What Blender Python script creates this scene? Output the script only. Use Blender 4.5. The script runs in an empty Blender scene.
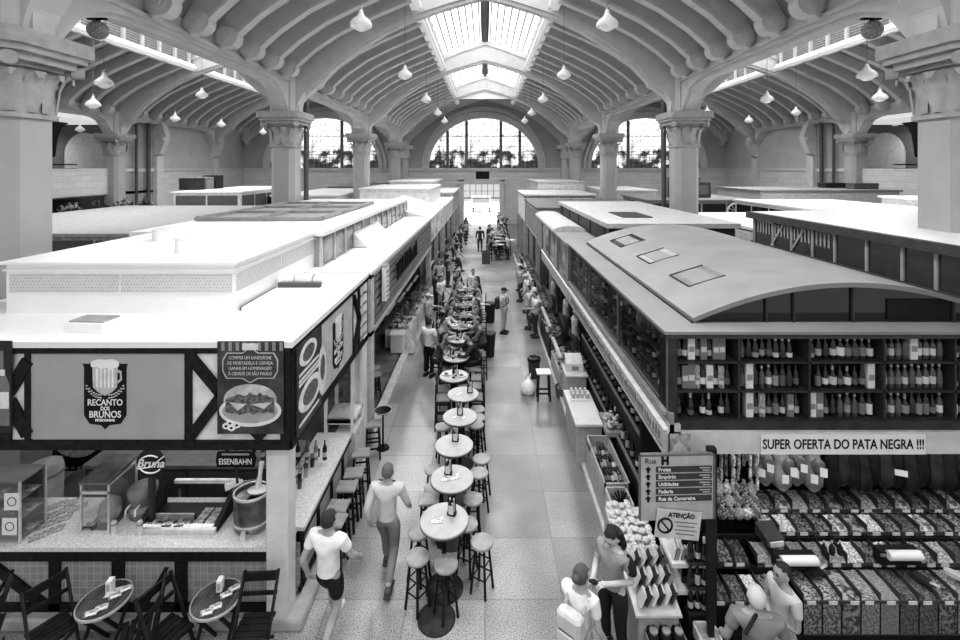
import bpy, bmesh, math, random
from mathutils import Vector, Matrix
R = math.radians
rnd = random.Random(7)
COL = bpy.context.scene.collection
CAMZ, F, VX, VY = 6.4, 465.0, 485.0, 168.0

def fx(px, Y): return (px - VX) / F * Y
def fz(py, Y): return CAMZ - (py - VY) / F * Y
def floor_at(px, py, z=0.0):
    Y = F * (CAMZ - z) / (py - VY)
    return ((px - VX) / F * Y, Y, z)

ORD = ['first', 'second', 'third', 'fourth', 'fifth', 'sixth', 'seventh', 'eighth', 'ninth', 'tenth', 'eleventh', 'twelfth',
       'thirteenth', 'fourteenth', 'fifteenth', 'sixteenth', 'seventeenth', 'eighteenth', 'nineteenth', 'twentieth',
       'twenty-first', 'twenty-second', 'twenty-third', 'twenty-fourth', 'twenty-fifth', 'twenty-sixth', 'twenty-seventh', 'twenty-eighth', 'twenty-ninth', 'thirtieth',
       'thirty-first', 'thirty-second', 'thirty-third', 'thirty-fourth', 'thirty-fifth']

# ---------------------------------------------------------------- materials
_M = {}
def mat(name, v, rough=.6, metal=0.0, amt=.12, scale=6.0, bump=0.0, alpha=None, emit=0.0, spec=.5, detail=4.0, v2=None, lo=.35, hi=.65):
    """grey surface with a noise variation between v*(1-amt) and v*(1+amt) (or v and v2)"""
    if name in _M: return _M[name]
    m = bpy.data.materials.new(name); m.use_nodes = True
    nt = m.node_tree; N = nt.nodes; L = nt.links
    b = N['Principled BSDF']
    tc = N.new('ShaderNodeTexCoord'); no = N.new('ShaderNodeTexNoise'); cr = N.new('ShaderNodeValToRGB')
    no.inputs['Scale'].default_value = scale; no.inputs['Detail'].default_value = detail
    a, c = (v * (1 - amt), min(1, v * (1 + amt))) if v2 is None else (v, v2)
    cr.color_ramp.elements[0].position = lo; cr.color_ramp.elements[1].position = hi
    cr.color_ramp.elements[0].color = (a, a, a, 1); cr.color_ramp.elements[1].color = (c, c, c, 1)
    L.new(tc.outputs['Object'], no.inputs['Vector']); L.new(no.outputs['Fac'], cr.inputs['Fac']); L.new(cr.outputs['Color'], b.inputs['Base Color'])
    b.inputs['Roughness'].default_value = rough; b.inputs['Metallic'].default_value = metal
    b.inputs['Specular IOR Level'].default_value = spec if max(v, v2 or 0) > .08 else min(spec, .22 if spec <= .5 else spec)
    if alpha is not None: b.inputs['Alpha'].default_value = alpha
    if emit:
        L.new(cr.outputs['Color'], b.inputs['Emission Color']); b.inputs['Emission Strength'].default_value = emit
    if bump:
        bp = N.new('ShaderNodeBump'); bp.inputs['Strength'].default_value = bump; bp.inputs['Distance'].default_value = .02
        L.new(no.outputs['Fac'], bp.inputs['Height']); L.new(bp.outputs['Normal'], b.inputs['Normal'])
    _M[name] = m
    return m

def brick_mat(name, v, mortar, w, h, ms=.02, rough=.6, var=.1, axis='xz', offset=.5, bump=.0, speck=0.0, spec=.5, stain=0.0):
    """tiles / slabs: brick texture in object coordinates"""
    if name in _M: return _M[name]
    m = bpy.data.materials.new(name); m.use_nodes = True
    nt = m.node_tree; N = nt.nodes; L = nt.links; b = N['Principled BSDF']
    tc = N.new('ShaderNodeTexCoord'); sp = N.new('ShaderNodeSeparateXYZ'); cb = N.new('ShaderNodeCombineXYZ'); br = N.new('ShaderNodeTexBrick')
    L.new(tc.outputs['Object'], sp.inputs[0])
    ax = {'x': 0, 'y': 1, 'z': 2}
    L.new(sp.outputs[ax[axis[0]]], cb.inputs[0]); L.new(sp.outputs[ax[axis[1]]], cb.inputs[1])
    L.new(cb.outputs[0], br.inputs['Vector'])
    br.inputs['Scale'].default_value = 1.0; br.inputs['Brick Width'].default_value = w; br.inputs['Row Height'].default_value = h
    br.inputs['Mortar Size'].default_value = ms; br.offset = offset
    a, c = v * (1 - var), min(1, v * (1 + var))
    br.inputs['Color1'].default_value = (a, a, a, 1); br.inputs['Color2'].default_value = (c, c, c, 1); br.inputs['Mortar'].default_value = (mortar,) * 3 + (1,)
    out = br.outputs['Color']
    def mul(col, scale, lo, hi, p0, p1, detail=3):
        no = N.new('ShaderNodeTexNoise'); no.inputs['Scale'].default_value = scale; no.inputs['Detail'].default_value = detail
        L.new(tc.outputs['Object'], no.inputs['Vector'])
        cr = N.new('ShaderNodeValToRGB'); cr.color_ramp.elements[0].position = p0; cr.color_ramp.elements[1].position = p1
        cr.color_ramp.elements[0].color = (lo, lo, lo, 1); cr.color_ramp.elements[1].color = (hi, hi, hi, 1)
        L.new(no.outputs['Fac'], cr.inputs['Fac'])
        mx = N.new('ShaderNodeMix'); mx.data_type = 'RGBA'; mx.blend_type = 'MULTIPLY'; mx.inputs[0].default_value = 1
        L.new(col, mx.inputs[6]); L.new(cr.outputs['Color'], mx.inputs[7])
        return mx.outputs[2]
    if speck: out = mul(out, 60, 1 - speck, 1 + speck * .3, .35, .6, 2)
    if stain: out = mul(out, .55, 1 - stain, 1.08, .35, .62)
    L.new(out, b.inputs['Base Color'])
    b.inputs['Roughness'].default_value = rough; b.inputs['Specular IOR Level'].default_value = spec
    _M[name] = m
    return m

def glow_mat(name, strength, line=.5, w=.5, h=.5, axis='yx', vary=.15, ms=.04, picture=False):
    """daylit leaded glass: bright panes between darker glazing bars"""
    if name in _M: return _M[name]
    m = bpy.data.materials.new(name); m.use_nodes = True
    nt = m.node_tree; N = nt.nodes; L = nt.links
    N.remove(N['Principled BSDF']); out = N['Material Output']
    tc = N.new('ShaderNodeTexCoord'); sp = N.new('ShaderNodeSeparateXYZ'); cb = N.new('ShaderNodeCombineXYZ'); br = N.new('ShaderNodeTexBrick')
    ax = {'x': 0, 'y': 1, 'z': 2}
    L.new(tc.outputs['Object'], sp.inputs[0]); L.new(sp.outputs[ax[axis[0]]], cb.inputs[0]); L.new(sp.outputs[ax[axis[1]]], cb.inputs[1]); L.new(cb.outputs[0], br.inputs['Vector'])
    br.inputs['Scale'].default_value = 1; br.inputs['Brick Width'].default_value = w; br.inputs['Row Height'].default_value = h; br.inputs['Mortar Size'].default_value = ms; br.offset = 0
    br.inputs['Color1'].default_value = (1 - vary,) * 3 + (1,); br.inputs['Color2'].default_value = (1, 1, 1, 1); br.inputs['Mortar'].default_value = (line,) * 3 + (1,)
    col = br.outputs['Color']
    if picture:                      # foliage-like darker panes low down, pale sky above
        no = N.new('ShaderNodeTexNoise'); no.inputs['Scale'].default_value = .9; no.inputs['Detail'].default_value = 5
        L.new(tc.outputs['Object'], no.inputs['Vector'])
        mr = N.new('ShaderNodeMapRange'); mr.inputs[1].default_value = 0; mr.inputs[2].default_value = 4.5; mr.inputs[3].default_value = -.14; mr.inputs[4].default_value = .2
        L.new(sp.outputs[2], mr.inputs[0])
        ad = N.new('ShaderNodeMath'); ad.operation = 'ADD'; L.new(no.outputs['Fac'], ad.inputs[0]); L.new(mr.outputs[0], ad.inputs[1])
        cr = N.new('ShaderNodeValToRGB'); cr.color_ramp.elements[0].position = .40; cr.color_ramp.elements[1].position = .56
        cr.color_ramp.elements[0].color = (.05, .05, .05, 1); cr.color_ramp.elements[1].color = (1, 1, 1, 1)
        L.new(ad.outputs[0], cr.inputs['Fac'])
        vo = N.new('ShaderNodeTexVoronoi'); vo.inputs['Scale'].default_value = 2.2; vo.feature = 'DISTANCE_TO_EDGE'
        L.new(tc.outputs['Object'], vo.inputs['Vector'])
        c2 = N.new('ShaderNodeValToRGB'); c2.color_ramp.elements[0].position = .02; c2.color_ramp.elements[1].position = .05
        c2.color_ramp.elements[0].color = (.35, .35, .35, 1)
        L.new(vo.outputs['Distance'], c2.inputs['Fac'])
        for cc in (cr, c2):
            mx = N.new('ShaderNodeMix'); mx.data_type = 'RGBA'; mx.blend_type = 'MULTIPLY'; mx.inputs[0].default_value = 1
            L.new(col, mx.inputs[6]); L.new(cc.outputs['Color'], mx.inputs[7]); col = mx.outputs[2]
    em = N.new('ShaderNodeEmission'); em.inputs['Strength'].default_value = strength
    L.new(col, em.inputs['Color']); L.new(em.outputs[0], out.inputs['Surface'])
    _M[name] = m
    return m

def glass_mat(name, tint=.9, alpha=.15, rough=.05):
    """thin glazing: mostly see-through with a glossy reflection"""
    if name in _M: return _M[name]
    m = bpy.data.materials.new(name); m.use_nodes = True
    nt = m.node_tree; N = nt.nodes; L = nt.links
    N.remove(N['Principled BSDF']); out = N['Material Output']
    tr = N.new('ShaderNodeBsdfTransparent'); tr.inputs[0].default_value = (tint,) * 3 + (1,)
    gl = N.new('ShaderNodeBsdfGlossy'); gl.inputs['Roughness'].default_value = rough
    no = N.new('ShaderNodeTexNoise'); no.inputs['Scale'].default_value = 2
    mr = N.new('ShaderNodeMapRange'); mr.inputs[3].default_value = alpha * .6; mr.inputs[4].default_value = alpha * 1.4
    L.new(no.outputs['Fac'], mr.inputs[0])
    mx = N.new('ShaderNodeMixShader'); L.new(mr.outputs[0], mx.inputs[0]); L.new(tr.outputs[0], mx.inputs[1]); L.new(gl.outputs[0], mx.inputs[2]); L.new(mx.outputs[0], out.inputs['Surface'])
    _M[name] = m
    return m

def grey(v, rough=.6):
    v = round(v, 2)
    return mat('grey_%03d_%d' % (int(v * 100), int(rough * 10)), v, rough)

# ---------------------------------------------------------------- mesh builder
class MB:
    def __init__(s): s.v = []; s.f = []; s.mi = []; s.sm = []; s.X = Matrix.Identity(4)
    def at(s, loc=(0, 0, 0), rz=0, rx=0, ry=0, sc=1):
        s.X = Matrix.Translation(loc) @ Matrix.Rotation(rz, 4, 'Z') @ Matrix.Rotation(ry, 4, 'Y') @ Matrix.Rotation(rx, 4, 'X') @ Matrix.Scale(sc, 4); return s
    def add(s, vs, fs, mi=0, smooth=False):
        n = len(s.v); X = s.X
        s.v += [tuple(X @ Vector(p)) for p in vs]
        for f in fs: s.f.append(tuple(i + n for i in f)); s.mi.append(mi); s.sm.append(smooth)
        return s
    def bx(s, x0, x1, y0, y1, z0, z1, mi=0):
        vs = [(x, y, z) for z in (z0, z1) for y in (y0, y1) for x in (x0, x1)]
        return s.add(vs, [(0, 2, 3, 1), (4, 5, 7, 6), (0, 1, 5, 4), (2, 6, 7, 3), (0, 4, 6, 2), (1, 3, 7, 5)], mi)
    def box(s, c, d, mi=0):
        return s.bx(c[0] - d[0] / 2, c[0] + d[0] / 2, c[1] - d[1] / 2, c[1] + d[1] / 2, c[2] - d[2] / 2, c[2] + d[2] / 2, mi)
    def bbox(s, x0, x1, y0, y1, z0, z1, b=.01, mi=0):
        """box with chamfered vertical and top edges"""
        def ring(z, e): return [(x0 + e + b, y0 + e, z), (x1 - e - b, y0 + e, z), (x1 - e, y0 + e + b, z), (x1 - e, y1 - e - b, z), (x1 - e - b, y1 - e, z), (x0 + e + b, y1 - e, z), (x0 + e, y1 - e - b, z), (x0 + e, y0 + e + b, z)]
        rs = [ring(z0, b * .6), ring(z0 + b, 0), ring(z1 - b, 0), ring(z1, b * .6)]
        vs = sum(rs, []); fs = [tuple(range(7, -1, -1)), tuple(range(24, 32))]
        for r in range(3):
            for i in range(8): j = (i + 1) % 8; fs.append((r * 8 + i, r * 8 + j, r * 8 + 8 + j, r * 8 + 8 + i))
        return s.add(vs, fs, mi)
    def beam(s, p, q, w, h, mi=0):
        """rectangular bar from p to q"""
        p = Vector(p); q = Vector(q); d = (q - p).normalized()
        up = Vector((0, 0, 1)) if abs(d.z) < .95 else Vector((0, 1, 0))
        a = d.cross(up).normalized(); b = a.cross(d).normalized()
        vs = []
        for c in (p, q):
            for i, j in ((-1, -1), (1, -1), (1, 1), (-1, 1)): vs.append(tuple(c + a * (i * w / 2) + b * (j * h / 2)))
        return s.add(vs, [(0, 1, 2, 3), (7, 6, 5, 4), (0, 4, 5, 1), (1, 5, 6, 2), (2, 6, 7, 3), (3, 7, 4, 0)], mi)
    def tube(s, pts, rad, n=10, mi=0, caps=True):
        pts = [Vector(p) for p in pts]
        if not isinstance(rad, (list, tuple)): rad = [rad] * len(pts)
        vs = []; fs = []; prev = None
        for k, p in enumerate(pts):
            d = (pts[min(k + 1, len(pts) - 1)] - pts[max(k - 1, 0)]).normalized()
            if prev is None:
                up = Vector((0, 0, 1)) if abs(d.z) < .9 else Vector((1, 0, 0)); a = d.cross(up).normalized()
            else: a = (prev - d * prev.dot(d)).normalized()
            prev = a; b = d.cross(a)
            for i in range(n):
                t = 2 * math.pi * i / n
                vs.append(tuple(p + (a * math.cos(t) + b * math.sin(t)) * rad[k]))
        for k in range(len(pts) - 1):
            for i in range(n):
                j = (i + 1) % n; fs.append((k * n + i, k * n + j, (k + 1) * n + j, (k + 1) * n + i))
        s.add(vs, fs, mi, True)
        if caps:
            m = len(s.v) - len(vs)
            s.f.append(tuple(m + i for i in range(n - 1, -1, -1))); s.mi.append(mi); s.sm.append(False)
            s.f.append(tuple(m + (len(pts) - 1) * n + i for i in range(n))); s.mi.append(mi); s.sm.append(False)
        return s
    def lathe(s, prof, c=(0, 0, 0), n=16, mi=0, sx=1, sy=1):
        vs = []; fs = []
        for r, z in prof:
            for i in range(n):
                t = 2 * math.pi * i / n; vs.append((c[0] + sx * r * math.cos(t), c[1] + sy * r * math.sin(t), c[2] + z))
        for k in range(len(prof) - 1):
            for i in range(n):
                j = (i + 1) % n; fs.append((k * n + i, k * n + j, (k + 1) * n + j, (k + 1) * n + i))
        ring = len(prof) > 2 and min(prof[0][0], prof[-1][0]) > 1e-4 and abs(prof[0][0] - prof[-1][0]) + abs(prof[0][1] - prof[-1][1]) < .06
        if ring:
            k = len(prof) - 1
            for i in range(n): j = (i + 1) % n; fs.append((k * n + i, k * n + j, j, i))
        s.add(vs, fs, mi, True); m = len(s.v) - len(vs)
        if ring: return s
        if prof[0][0] > 1e-4: s.f.append(tuple(m + i for i in range(n - 1, -1, -1))); s.mi.append(mi); s.sm.append(False)
        if prof[-1][0] > 1e-4: s.f.append(tuple(m + (len(prof) - 1) * n + i for i in range(n))); s.mi.append(mi); s.sm.append(False)
        return s
    def sph(s, c, r, nu=12, nv=8, mi=0):
        if not isinstance(r, (list, tuple)): r = (r, r, r)
        vs = [(c[0], c[1], c[2] - r[2])]; fs = []
        for k in range(1, nv):
            ph = -math.pi / 2 + math.pi * k / nv
            for i in range(nu):
                t = 2 * math.pi * i / nu; vs.append((c[0] + r[0] * math.cos(ph) * math.cos(t), c[1] + r[1] * math.cos(ph) * math.sin(t), c[2] + r[2] * math.sin(ph)))
        vs.append((c[0], c[1], c[2] + r[2])); T = len(vs) - 1
        for i in range(nu): fs.append((0, 1 + (i + 1) % nu, 1 + i))
        for k in range(nv - 2):
            for i in range(nu):
                j = (i + 1) % nu; a = 1 + k * nu; fs.append((a + i, a + j, a + nu + j, a + nu + i))
        a = 1 + (nv - 2) * nu
        for i in range(nu): fs.append((a + i, a + (i + 1) % nu, T))
        return s.add(vs, fs, mi, True)
    def prism(s, poly, a0, a1, axis='y', mi=0):
        def P(u, w, a): return {'y': (u, a, w), 'x': (a, u, w), 'z': (u, w, a)}[axis]
        n = len(poly); vs = [P(u, w, a0) for u, w in poly] + [P(u, w, a1) for u, w in poly]
        fs = [tuple(range(n)), tuple(range(2 * n - 1, n - 1, -1))]
        for i in range(n): j = (i + 1) % n; fs.append((i, i + n, j + n, j))
        return s.add(vs, fs, mi)
    def strip(s, lo, hi, a0, a1, axis='y', mi=0):
        """solid between two curves of equal length, extruded from a0 to a1"""
        def P(u, w, a): return (u, a, w) if axis == 'y' else (a, u, w)
        n = len(lo); vs = [P(u, w, a) for a in (a0, a1) for c in (lo, hi) for u, w in c]
        fs = []
        for i in range(n - 1):
            l0, h0, l1, h1 = i, n + i, 2 * n + i, 3 * n + i
            fs += [(l0, l0 + 1, h0 + 1, h0), (l1, h1, h1 + 1, l1 + 1), (l0, l1, l1 + 1, l0 + 1), (h0, h0 + 1, h1 + 1, h1)]
        fs += [(0, n, 3 * n, 2 * n), (n - 1, 3 * n - 1, 4 * n - 1, 2 * n - 1)]
        return s.add(vs, fs, mi)
    def mesh(s, name, mats, fix=True):
        me = bpy.data.meshes.new(name)
        me.from_pydata(s.v, [], s.f); me.polygons.foreach_set('material_index', s.mi); me.polygons.foreach_set('use_smooth', s.sm)
        for m in (mats if isinstance(mats, (list, tuple)) else [mats]): me.materials.append(m)
        if fix:
            bm = bmesh.new(); bm.from_mesh(me); bmesh.ops.recalc_face_normals(bm, faces=bm.faces); bm.to_mesh(me); bm.free()
        if any(s.sm): me.set_sharp_from_angle(angle=.8)
        me.update(); return me
    def build(s, name, mats, parent=None, loc=None):
        o = bpy.data.objects.new(name, s.mesh(name, mats)); COL.objects.link(o)
        if parent: o.parent = parent
        if loc: o.location = loc
        return o

def each(name, boxes, m, parent):
    for b in boxes: MB().bx(*b).build(name, m, parent)

def tag(o, label=None, cat=None, group=None, kind=None):
    if label: o['label'] = label
    if cat: o['category'] = cat
    if group: o['group'] = group
    if kind: o['kind'] = kind
    return o
def T(name, label, cat, loc=(0, 0, 0), rz=0, group=None, kind=None):
    o = bpy.data.objects.new(name, None); COL.objects.link(o); o.location = loc; o.rotation_euler = (0, 0, rz); o.empty_display_size = .1
    return tag(o, label, cat, group, kind)
def S(name, mb, mats, parent=None):
    o = mb.build(name, mats, parent)
    if not parent: o['kind'] = 'structure'
    return o
def dup(root, loc, rz=None, label=None, group=None, sc=None):
    r = root.copy(); COL.objects.link(r); r.location = loc
    if rz is not None: r.rotation_euler = (0, 0, rz)
    if sc: r.scale = sc if isinstance(sc, (tuple, list)) else (sc,) * 3
    if label: r['label'] = label
    if group: r['group'] = group
    for ch in list(root.children):
        c = ch.copy(); COL.objects.link(c); c.parent = r
        for g in list(ch.children):
            d = g.copy(); COL.objects.link(d); d.parent = c
    return r
def text(body, size, m, parent, x=0, z=0, y=-.004, align='CENTER', name='lettering', bold=0.0, wx=1.0, depth=.002, italic=0):
    """flat lettering facing -Y in the parent's frame"""
    cu = bpy.data.curves.new('lettering', 'FONT'); cu.body = body; cu.size = size; cu.align_x = align; cu.align_y = 'CENTER'; cu.resolution_u = 3; cu.extrude = depth; cu.offset = bold; cu.shear = italic
    o = bpy.data.objects.new('lettering', cu); COL.objects.link(o)
    me = bpy.data.meshes.new_from_object(o.evaluated_get(bpy.context.evaluated_depsgraph_get()))
    bpy.data.objects.remove(o); bpy.data.curves.remove(cu)
    for v in me.vertices: a, b, c = v.co; v.co = (a * wx, -c, b)
    me.materials.clear(); me.materials.append(m); me.name = name
    t = bpy.data.objects.new(name, me); COL.objects.link(t); t.location = (x, y, z)
    if parent: t.parent = parent
    return t
# ================================================================ world, camera
sc = bpy.context.scene
w = bpy.data.worlds.new('world'); sc.world = w; w.use_nodes = True
w.node_tree.nodes['Background'].inputs[0].default_value = (1, 1, 1, 1); w.node_tree.nodes['Background'].inputs[1].default_value = .55
cam = bpy.data.cameras.new('camera'); co = bpy.data.objects.new('camera', cam); COL.objects.link(co); sc.camera = co
co.location = (0, 0, CAMZ); co.rotation_euler = (R(90), 0, 0)
cam.sensor_width = 36; cam.lens = 36 * F / 960; cam.shift_x = -5 / 960; cam.shift_y = -152 / 960; cam.clip_end = 300
sc.view_settings.view_transform = 'Standard'; sc.view_settings.look = 'Medium High Contrast'; sc.view_settings.exposure = 0.2
sc.cycles.use_denoising = True; sc.cycles.max_bounces = 7; sc.cycles.diffuse_bounces = 4; sc.cycles.transparent_max_bounces = 12
sc.cycles.sample_clamp_indirect = 4; sc.cycles.caustics_reflective = False; sc.cycles.caustics_refractive = False

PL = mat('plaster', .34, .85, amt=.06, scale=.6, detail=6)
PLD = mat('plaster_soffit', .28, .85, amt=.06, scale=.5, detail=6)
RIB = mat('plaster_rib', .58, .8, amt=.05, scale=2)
STONE = mat('column_stone', .38, .75, amt=.05, scale=1.5, detail=8)
CAPM = mat('capital_plaster', .36, .8, amt=.1, scale=5, detail=6)
WHT = mat('white_paint', .8, .6, amt=.03)
BLK = mat('black_paint', .012, .45, amt=.2)
DRK = mat('dark_void', .02, .8)
BRICK = brick_mat('pale_glazed_brick', .62, .5, .9, .42, .018, .5, .06, 'xz')
BRICKY = brick_mat('pale_glazed_brick_side', .62, .5, .9, .42, .018, .5, .06, 'yz')
SKY = glow_mat('skylight_glass', 4.6, line=.06, w=.5, h=.4, axis='yx', ms=.06)
STAIN = glow_mat('leaded_window_glass', 1.7, line=.3, w=.5, h=.62, axis='xz', ms=.03, vary=.3, picture=True)

YC = [-3.7, 8.9, 21.3, 34.3, 47.0]        # column rows
Y0, Y1 = -3.0, 53.0
XN = 9.1                                   # half nave
CEIL = [(8.85, 10.55), (8.35, 11.35), (7.55, 12.05), (6.45, 12.7), (5.1, 13.3), (3.15, 14.05)]
LOW = [(8.5, 10.3), (8.02, 10.75), (7.3, 11.4), (6.25, 12.12), (5.0, 12.75), (3.15, 13.55)]
ARCH = [(8.55, 8.9), (8.42, 9.4), (8.1, 9.85), (7.5, 10.35), (6.7, 11.2), (5.6, 12.0), (4.4, 12.75), (3.1, 13.35), (1.6, 13.85), (0, 14.3)]
ARCHT = [(9.1, 9.6), (9.0, 10.5), (8.6, 11.2), (7.9, 11.9), (6.9, 12.6), (5.7, 13.15), (4.5, 13.7), (3.1, 14.6), (1.6, 15.2), (0, 15.7)]

# floor
FLOOR = brick_mat('terrazzo_slabs', .46, .36, 1.15, 1.15, .012, .3, .2, 'xy', .0, speck=.6, stain=.3, spec=.45)
def darker_side(m):
    """the slabs on the wine side of the aisle are tinted darker, with a noisy edge"""
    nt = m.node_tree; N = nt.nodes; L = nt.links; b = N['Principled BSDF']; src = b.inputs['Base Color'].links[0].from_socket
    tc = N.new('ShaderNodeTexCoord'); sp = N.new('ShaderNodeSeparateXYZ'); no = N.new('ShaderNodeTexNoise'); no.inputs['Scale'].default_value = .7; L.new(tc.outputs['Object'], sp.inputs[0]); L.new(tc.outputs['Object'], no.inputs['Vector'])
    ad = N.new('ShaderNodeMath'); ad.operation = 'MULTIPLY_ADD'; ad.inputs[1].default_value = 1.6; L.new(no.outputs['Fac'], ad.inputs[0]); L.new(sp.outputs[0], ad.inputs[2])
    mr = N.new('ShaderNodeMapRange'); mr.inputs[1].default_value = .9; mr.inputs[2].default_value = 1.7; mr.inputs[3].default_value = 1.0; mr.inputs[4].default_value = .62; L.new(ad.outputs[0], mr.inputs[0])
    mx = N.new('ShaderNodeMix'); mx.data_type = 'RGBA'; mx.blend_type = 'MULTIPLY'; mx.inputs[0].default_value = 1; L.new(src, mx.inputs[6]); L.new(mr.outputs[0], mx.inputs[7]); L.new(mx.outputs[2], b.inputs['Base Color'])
darker_side(FLOOR)
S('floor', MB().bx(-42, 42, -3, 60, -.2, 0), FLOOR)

# ---- vaults of the three parallel halls
NAVES = [('nave', 0.0, .0), ('bar_side_hall', -18.2, 0), ('wine_side_hall', 18.2, 0)]
kr = 0
ribm = MB().strip(LOW, CEIL, -.10, .10)
ribm.strip([(a - .02, b - .09) for a, b in LOW], [(a, b + .04) for a, b in LOW], -.17, .17)
ribm.tube([(8.28, -.2, 10.62), (8.28, .2, 10.62)], .34, 14).tube([(8.28, -.24, 10.62), (8.28, .24, 10.62)], .19, 12).tube([(8.28, -.28, 10.62), (8.28, .28, 10.62)], .08, 8)
RIBME = ribm.mesh('ceiling_rib', RIB)
ribn = 0
for hall, cx, _ in NAVES:
    for s in (-1, 1):
        m = MB(); n = len(CEIL)
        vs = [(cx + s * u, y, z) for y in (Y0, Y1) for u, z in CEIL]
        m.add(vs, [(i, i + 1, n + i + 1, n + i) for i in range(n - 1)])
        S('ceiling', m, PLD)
        # skylight kerb: white beam with a faint glow put in, louvre band above it
        m = MB().bx(cx + s * 3.15 - .16, cx + s * 3.15 + .16, Y0, Y1, 13.5, 13.95, 0)
        m.bx(cx + s * 3.02 - .16, cx + s * 3.02 + .16, Y0, Y1, 13.62, 13.78, 0)
        S('trim_skylight_kerb', m, mat('kerb_glow_paint', .88, .5, amt=.02, emit=.12))
        m = MB()
        for k in range(6): m.bx(cx + s * 3.2 - .03, cx + s * 3.2 + .03, Y0, Y1, 14.0 + k * .15, 14.09 + k * .15)
        S('trim_louvre_band', m, mat('louvre_grey', .3, .6))
        m = MB()
        for yi in range(-2, 36): m.bx(cx + s * 3.1 - .09, cx + s * 3.1 + .09, yi * 1.52 - .09, yi * 1.52 + .09, 13.9, 14.95)
        S('trim_louvre_posts', m, RIB)
        if hall != 'nave' or True:
            a = MB(); a.add([(cx + s * 3.2, Y0, 14.95), (cx + s * .2, Y0, 16.5), (cx + s * .2, 47.0, 16.5), (cx + s * 3.2, 47.0, 14.95)], [(0, 1, 2, 3)])
            S('window_skylight', a, SKY)
        a = MB().bx(cx + s * 3.2 - .02, cx + s * 3.2 + .02, Y0, Y1, 13.95, 14.95); S('trim_louvre_backing', a, mat('louvre_back', .12, .7))
        a = MB(); a.add([(cx + s * 3.2, 47.0, 14.6), (cx, 47.0, 16.2), (cx, Y1, 16.2), (cx + s * 3.2, Y1, 14.6)], [(0, 1, 2, 3)]); S('ceiling_end_bay', a, PL)
        for b in range(len(YC)):
            ya = YC[b]; yb = YC[b + 1] if b + 1 < len(YC) else 53.0
            cnt = 7 if b < 4 else 3
            for k in range(cnt):
                y = ya + (yb - ya) * (k + 1) / (cnt + 1)
                if y < -2 or (hall != 'nave' and y < 8): continue
                o = bpy.data.objects.new('ceiling_rib', RIBME); COL.objects.link(o); o.location = (cx, y, 0); o['kind'] = 'structure'
                if s < 0: o.rotation_euler = (0, 0, math.pi)
    # ridge beam of the skylight, gable ends
    S('trim_ridge_beam', MB().bx(cx - .28, cx + .28, Y0, 47.0, 15.9, 16.6).bx(cx - .12, cx + .12, Y0, 47, 15.6, 15.9), mat('ridge_grey', .12, .7))
    for b, y in enumerate(YC + [52.6]):
        m = MB()
        for s in (-1, 1):
            lo = [(cx + s * u, z) for u, z in ARCH]; hi = [(cx + s * u, z) for u, z in ARCHT]
            m.strip(lo, hi, y - .34, y + .34)
            m.strip([(cx + s * (u - .0), z - .16) for u, z in ARCH[2:]], [(cx + s * u, z + .1) for u, z in ARCH[2:]], y - .2, y + .2)
            m.strip([(cx + s * u, z - .32) for u, z in ARCHT[1:]], [(cx + s * u, z - .14) for u, z in ARCHT[1:]], y - .44, y + .44)
        S('transverse_arch_beam', m, RIB)
    # end wall of the lantern, its brightness put in as glow
    S('wall_lantern_end', MB().add([(cx - 3.2, 47.1, 13.4), (cx + 3.2, 47.1, 13.4), (cx + 3.2, 47.1, 15.0), (cx, 47.1, 16.6), (cx - 3.2, 47.1, 15.0)], [(0, 1, 2, 3, 4)]), mat('lantern_glow_white', .8, .7, emit=.25))

# ---- columns with capitals, stub piers above and longitudinal arches
def column_parts(big):
    h = .52 if big else .53
    c = .2
    def ring(r, ch): return [(r - ch, -r), (r, -r + ch), (r, r - ch), (r - ch, r), (-r + ch, r), (-r, r - ch), (-r, -r + ch), (-r + ch, -r)]
    sh = MB().prism(ring(h, c), 0, 7.4, 'z').prism(ring(h + .12, c), 0, .5, 'z')
    ca = MB()
    for r, z0, z1 in ((h + .07, 7.34, 7.42), (h + .03, 7.42, 8.3), (h + .12, 8.28, 8.36), (h + .26, 8.36, 8.5), (h + .38, 8.5, 8.62), (h + .46, 8.62, 8.9)):
        ca.prism(ring(r, .2), z0, z1, 'z')
    for k in range(12):                      # curled acanthus leaves round the bell
        a = math.pi / 6 * k + math.pi / 12
        rr = (h + .05) / max(abs(math.cos(a)), abs(math.sin(a))) * .97
        rr = min(rr, h * 1.22)
        vs = []; fs = []
        for j, (o, z, wd) in enumerate(((.0, 7.45, .10), (.03, 7.7, .17), (.06, 7.95, .18), (.14, 8.13, .15), (.26, 8.2, .10), (.27, 8.08, .04))):
            for q in (-1, 0, 1):
                u = rr + o + (.04 if q == 0 else 0); vs.append((u * math.cos(a) - q * wd * math.sin(a), u * math.sin(a) + q * wd * math.cos(a), z))
        for j in range(5):
            for q in range(2): i = j * 3 + q; fs.append((i, i + 1, i + 4, i + 3))
        ca.add(vs, fs, 0, True)
    for sx in (-1, 1):
        for sy in (-1, 1): ca.tube([(sx * (h + .1), sy * (h + .1), 8.36), (sx * (h + .25), sy * (h + .25), 8.36)], .13, 10)
    st = MB().prism(ring(h + .02, .15), 8.9, 10.5, 'z')
    for sx in (-1, 1): st.prism(ring(.17, .05), 8.9, 10.3, 'z') if sx > 0 else None
    for ax in range(4):
        st.at((0, 0, 0), rz=ax * math.pi / 2).bx(h - .05, h + .14, -.22, .22, 8.9, 10.3)
    st.at()
    return sh, ca, st
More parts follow.
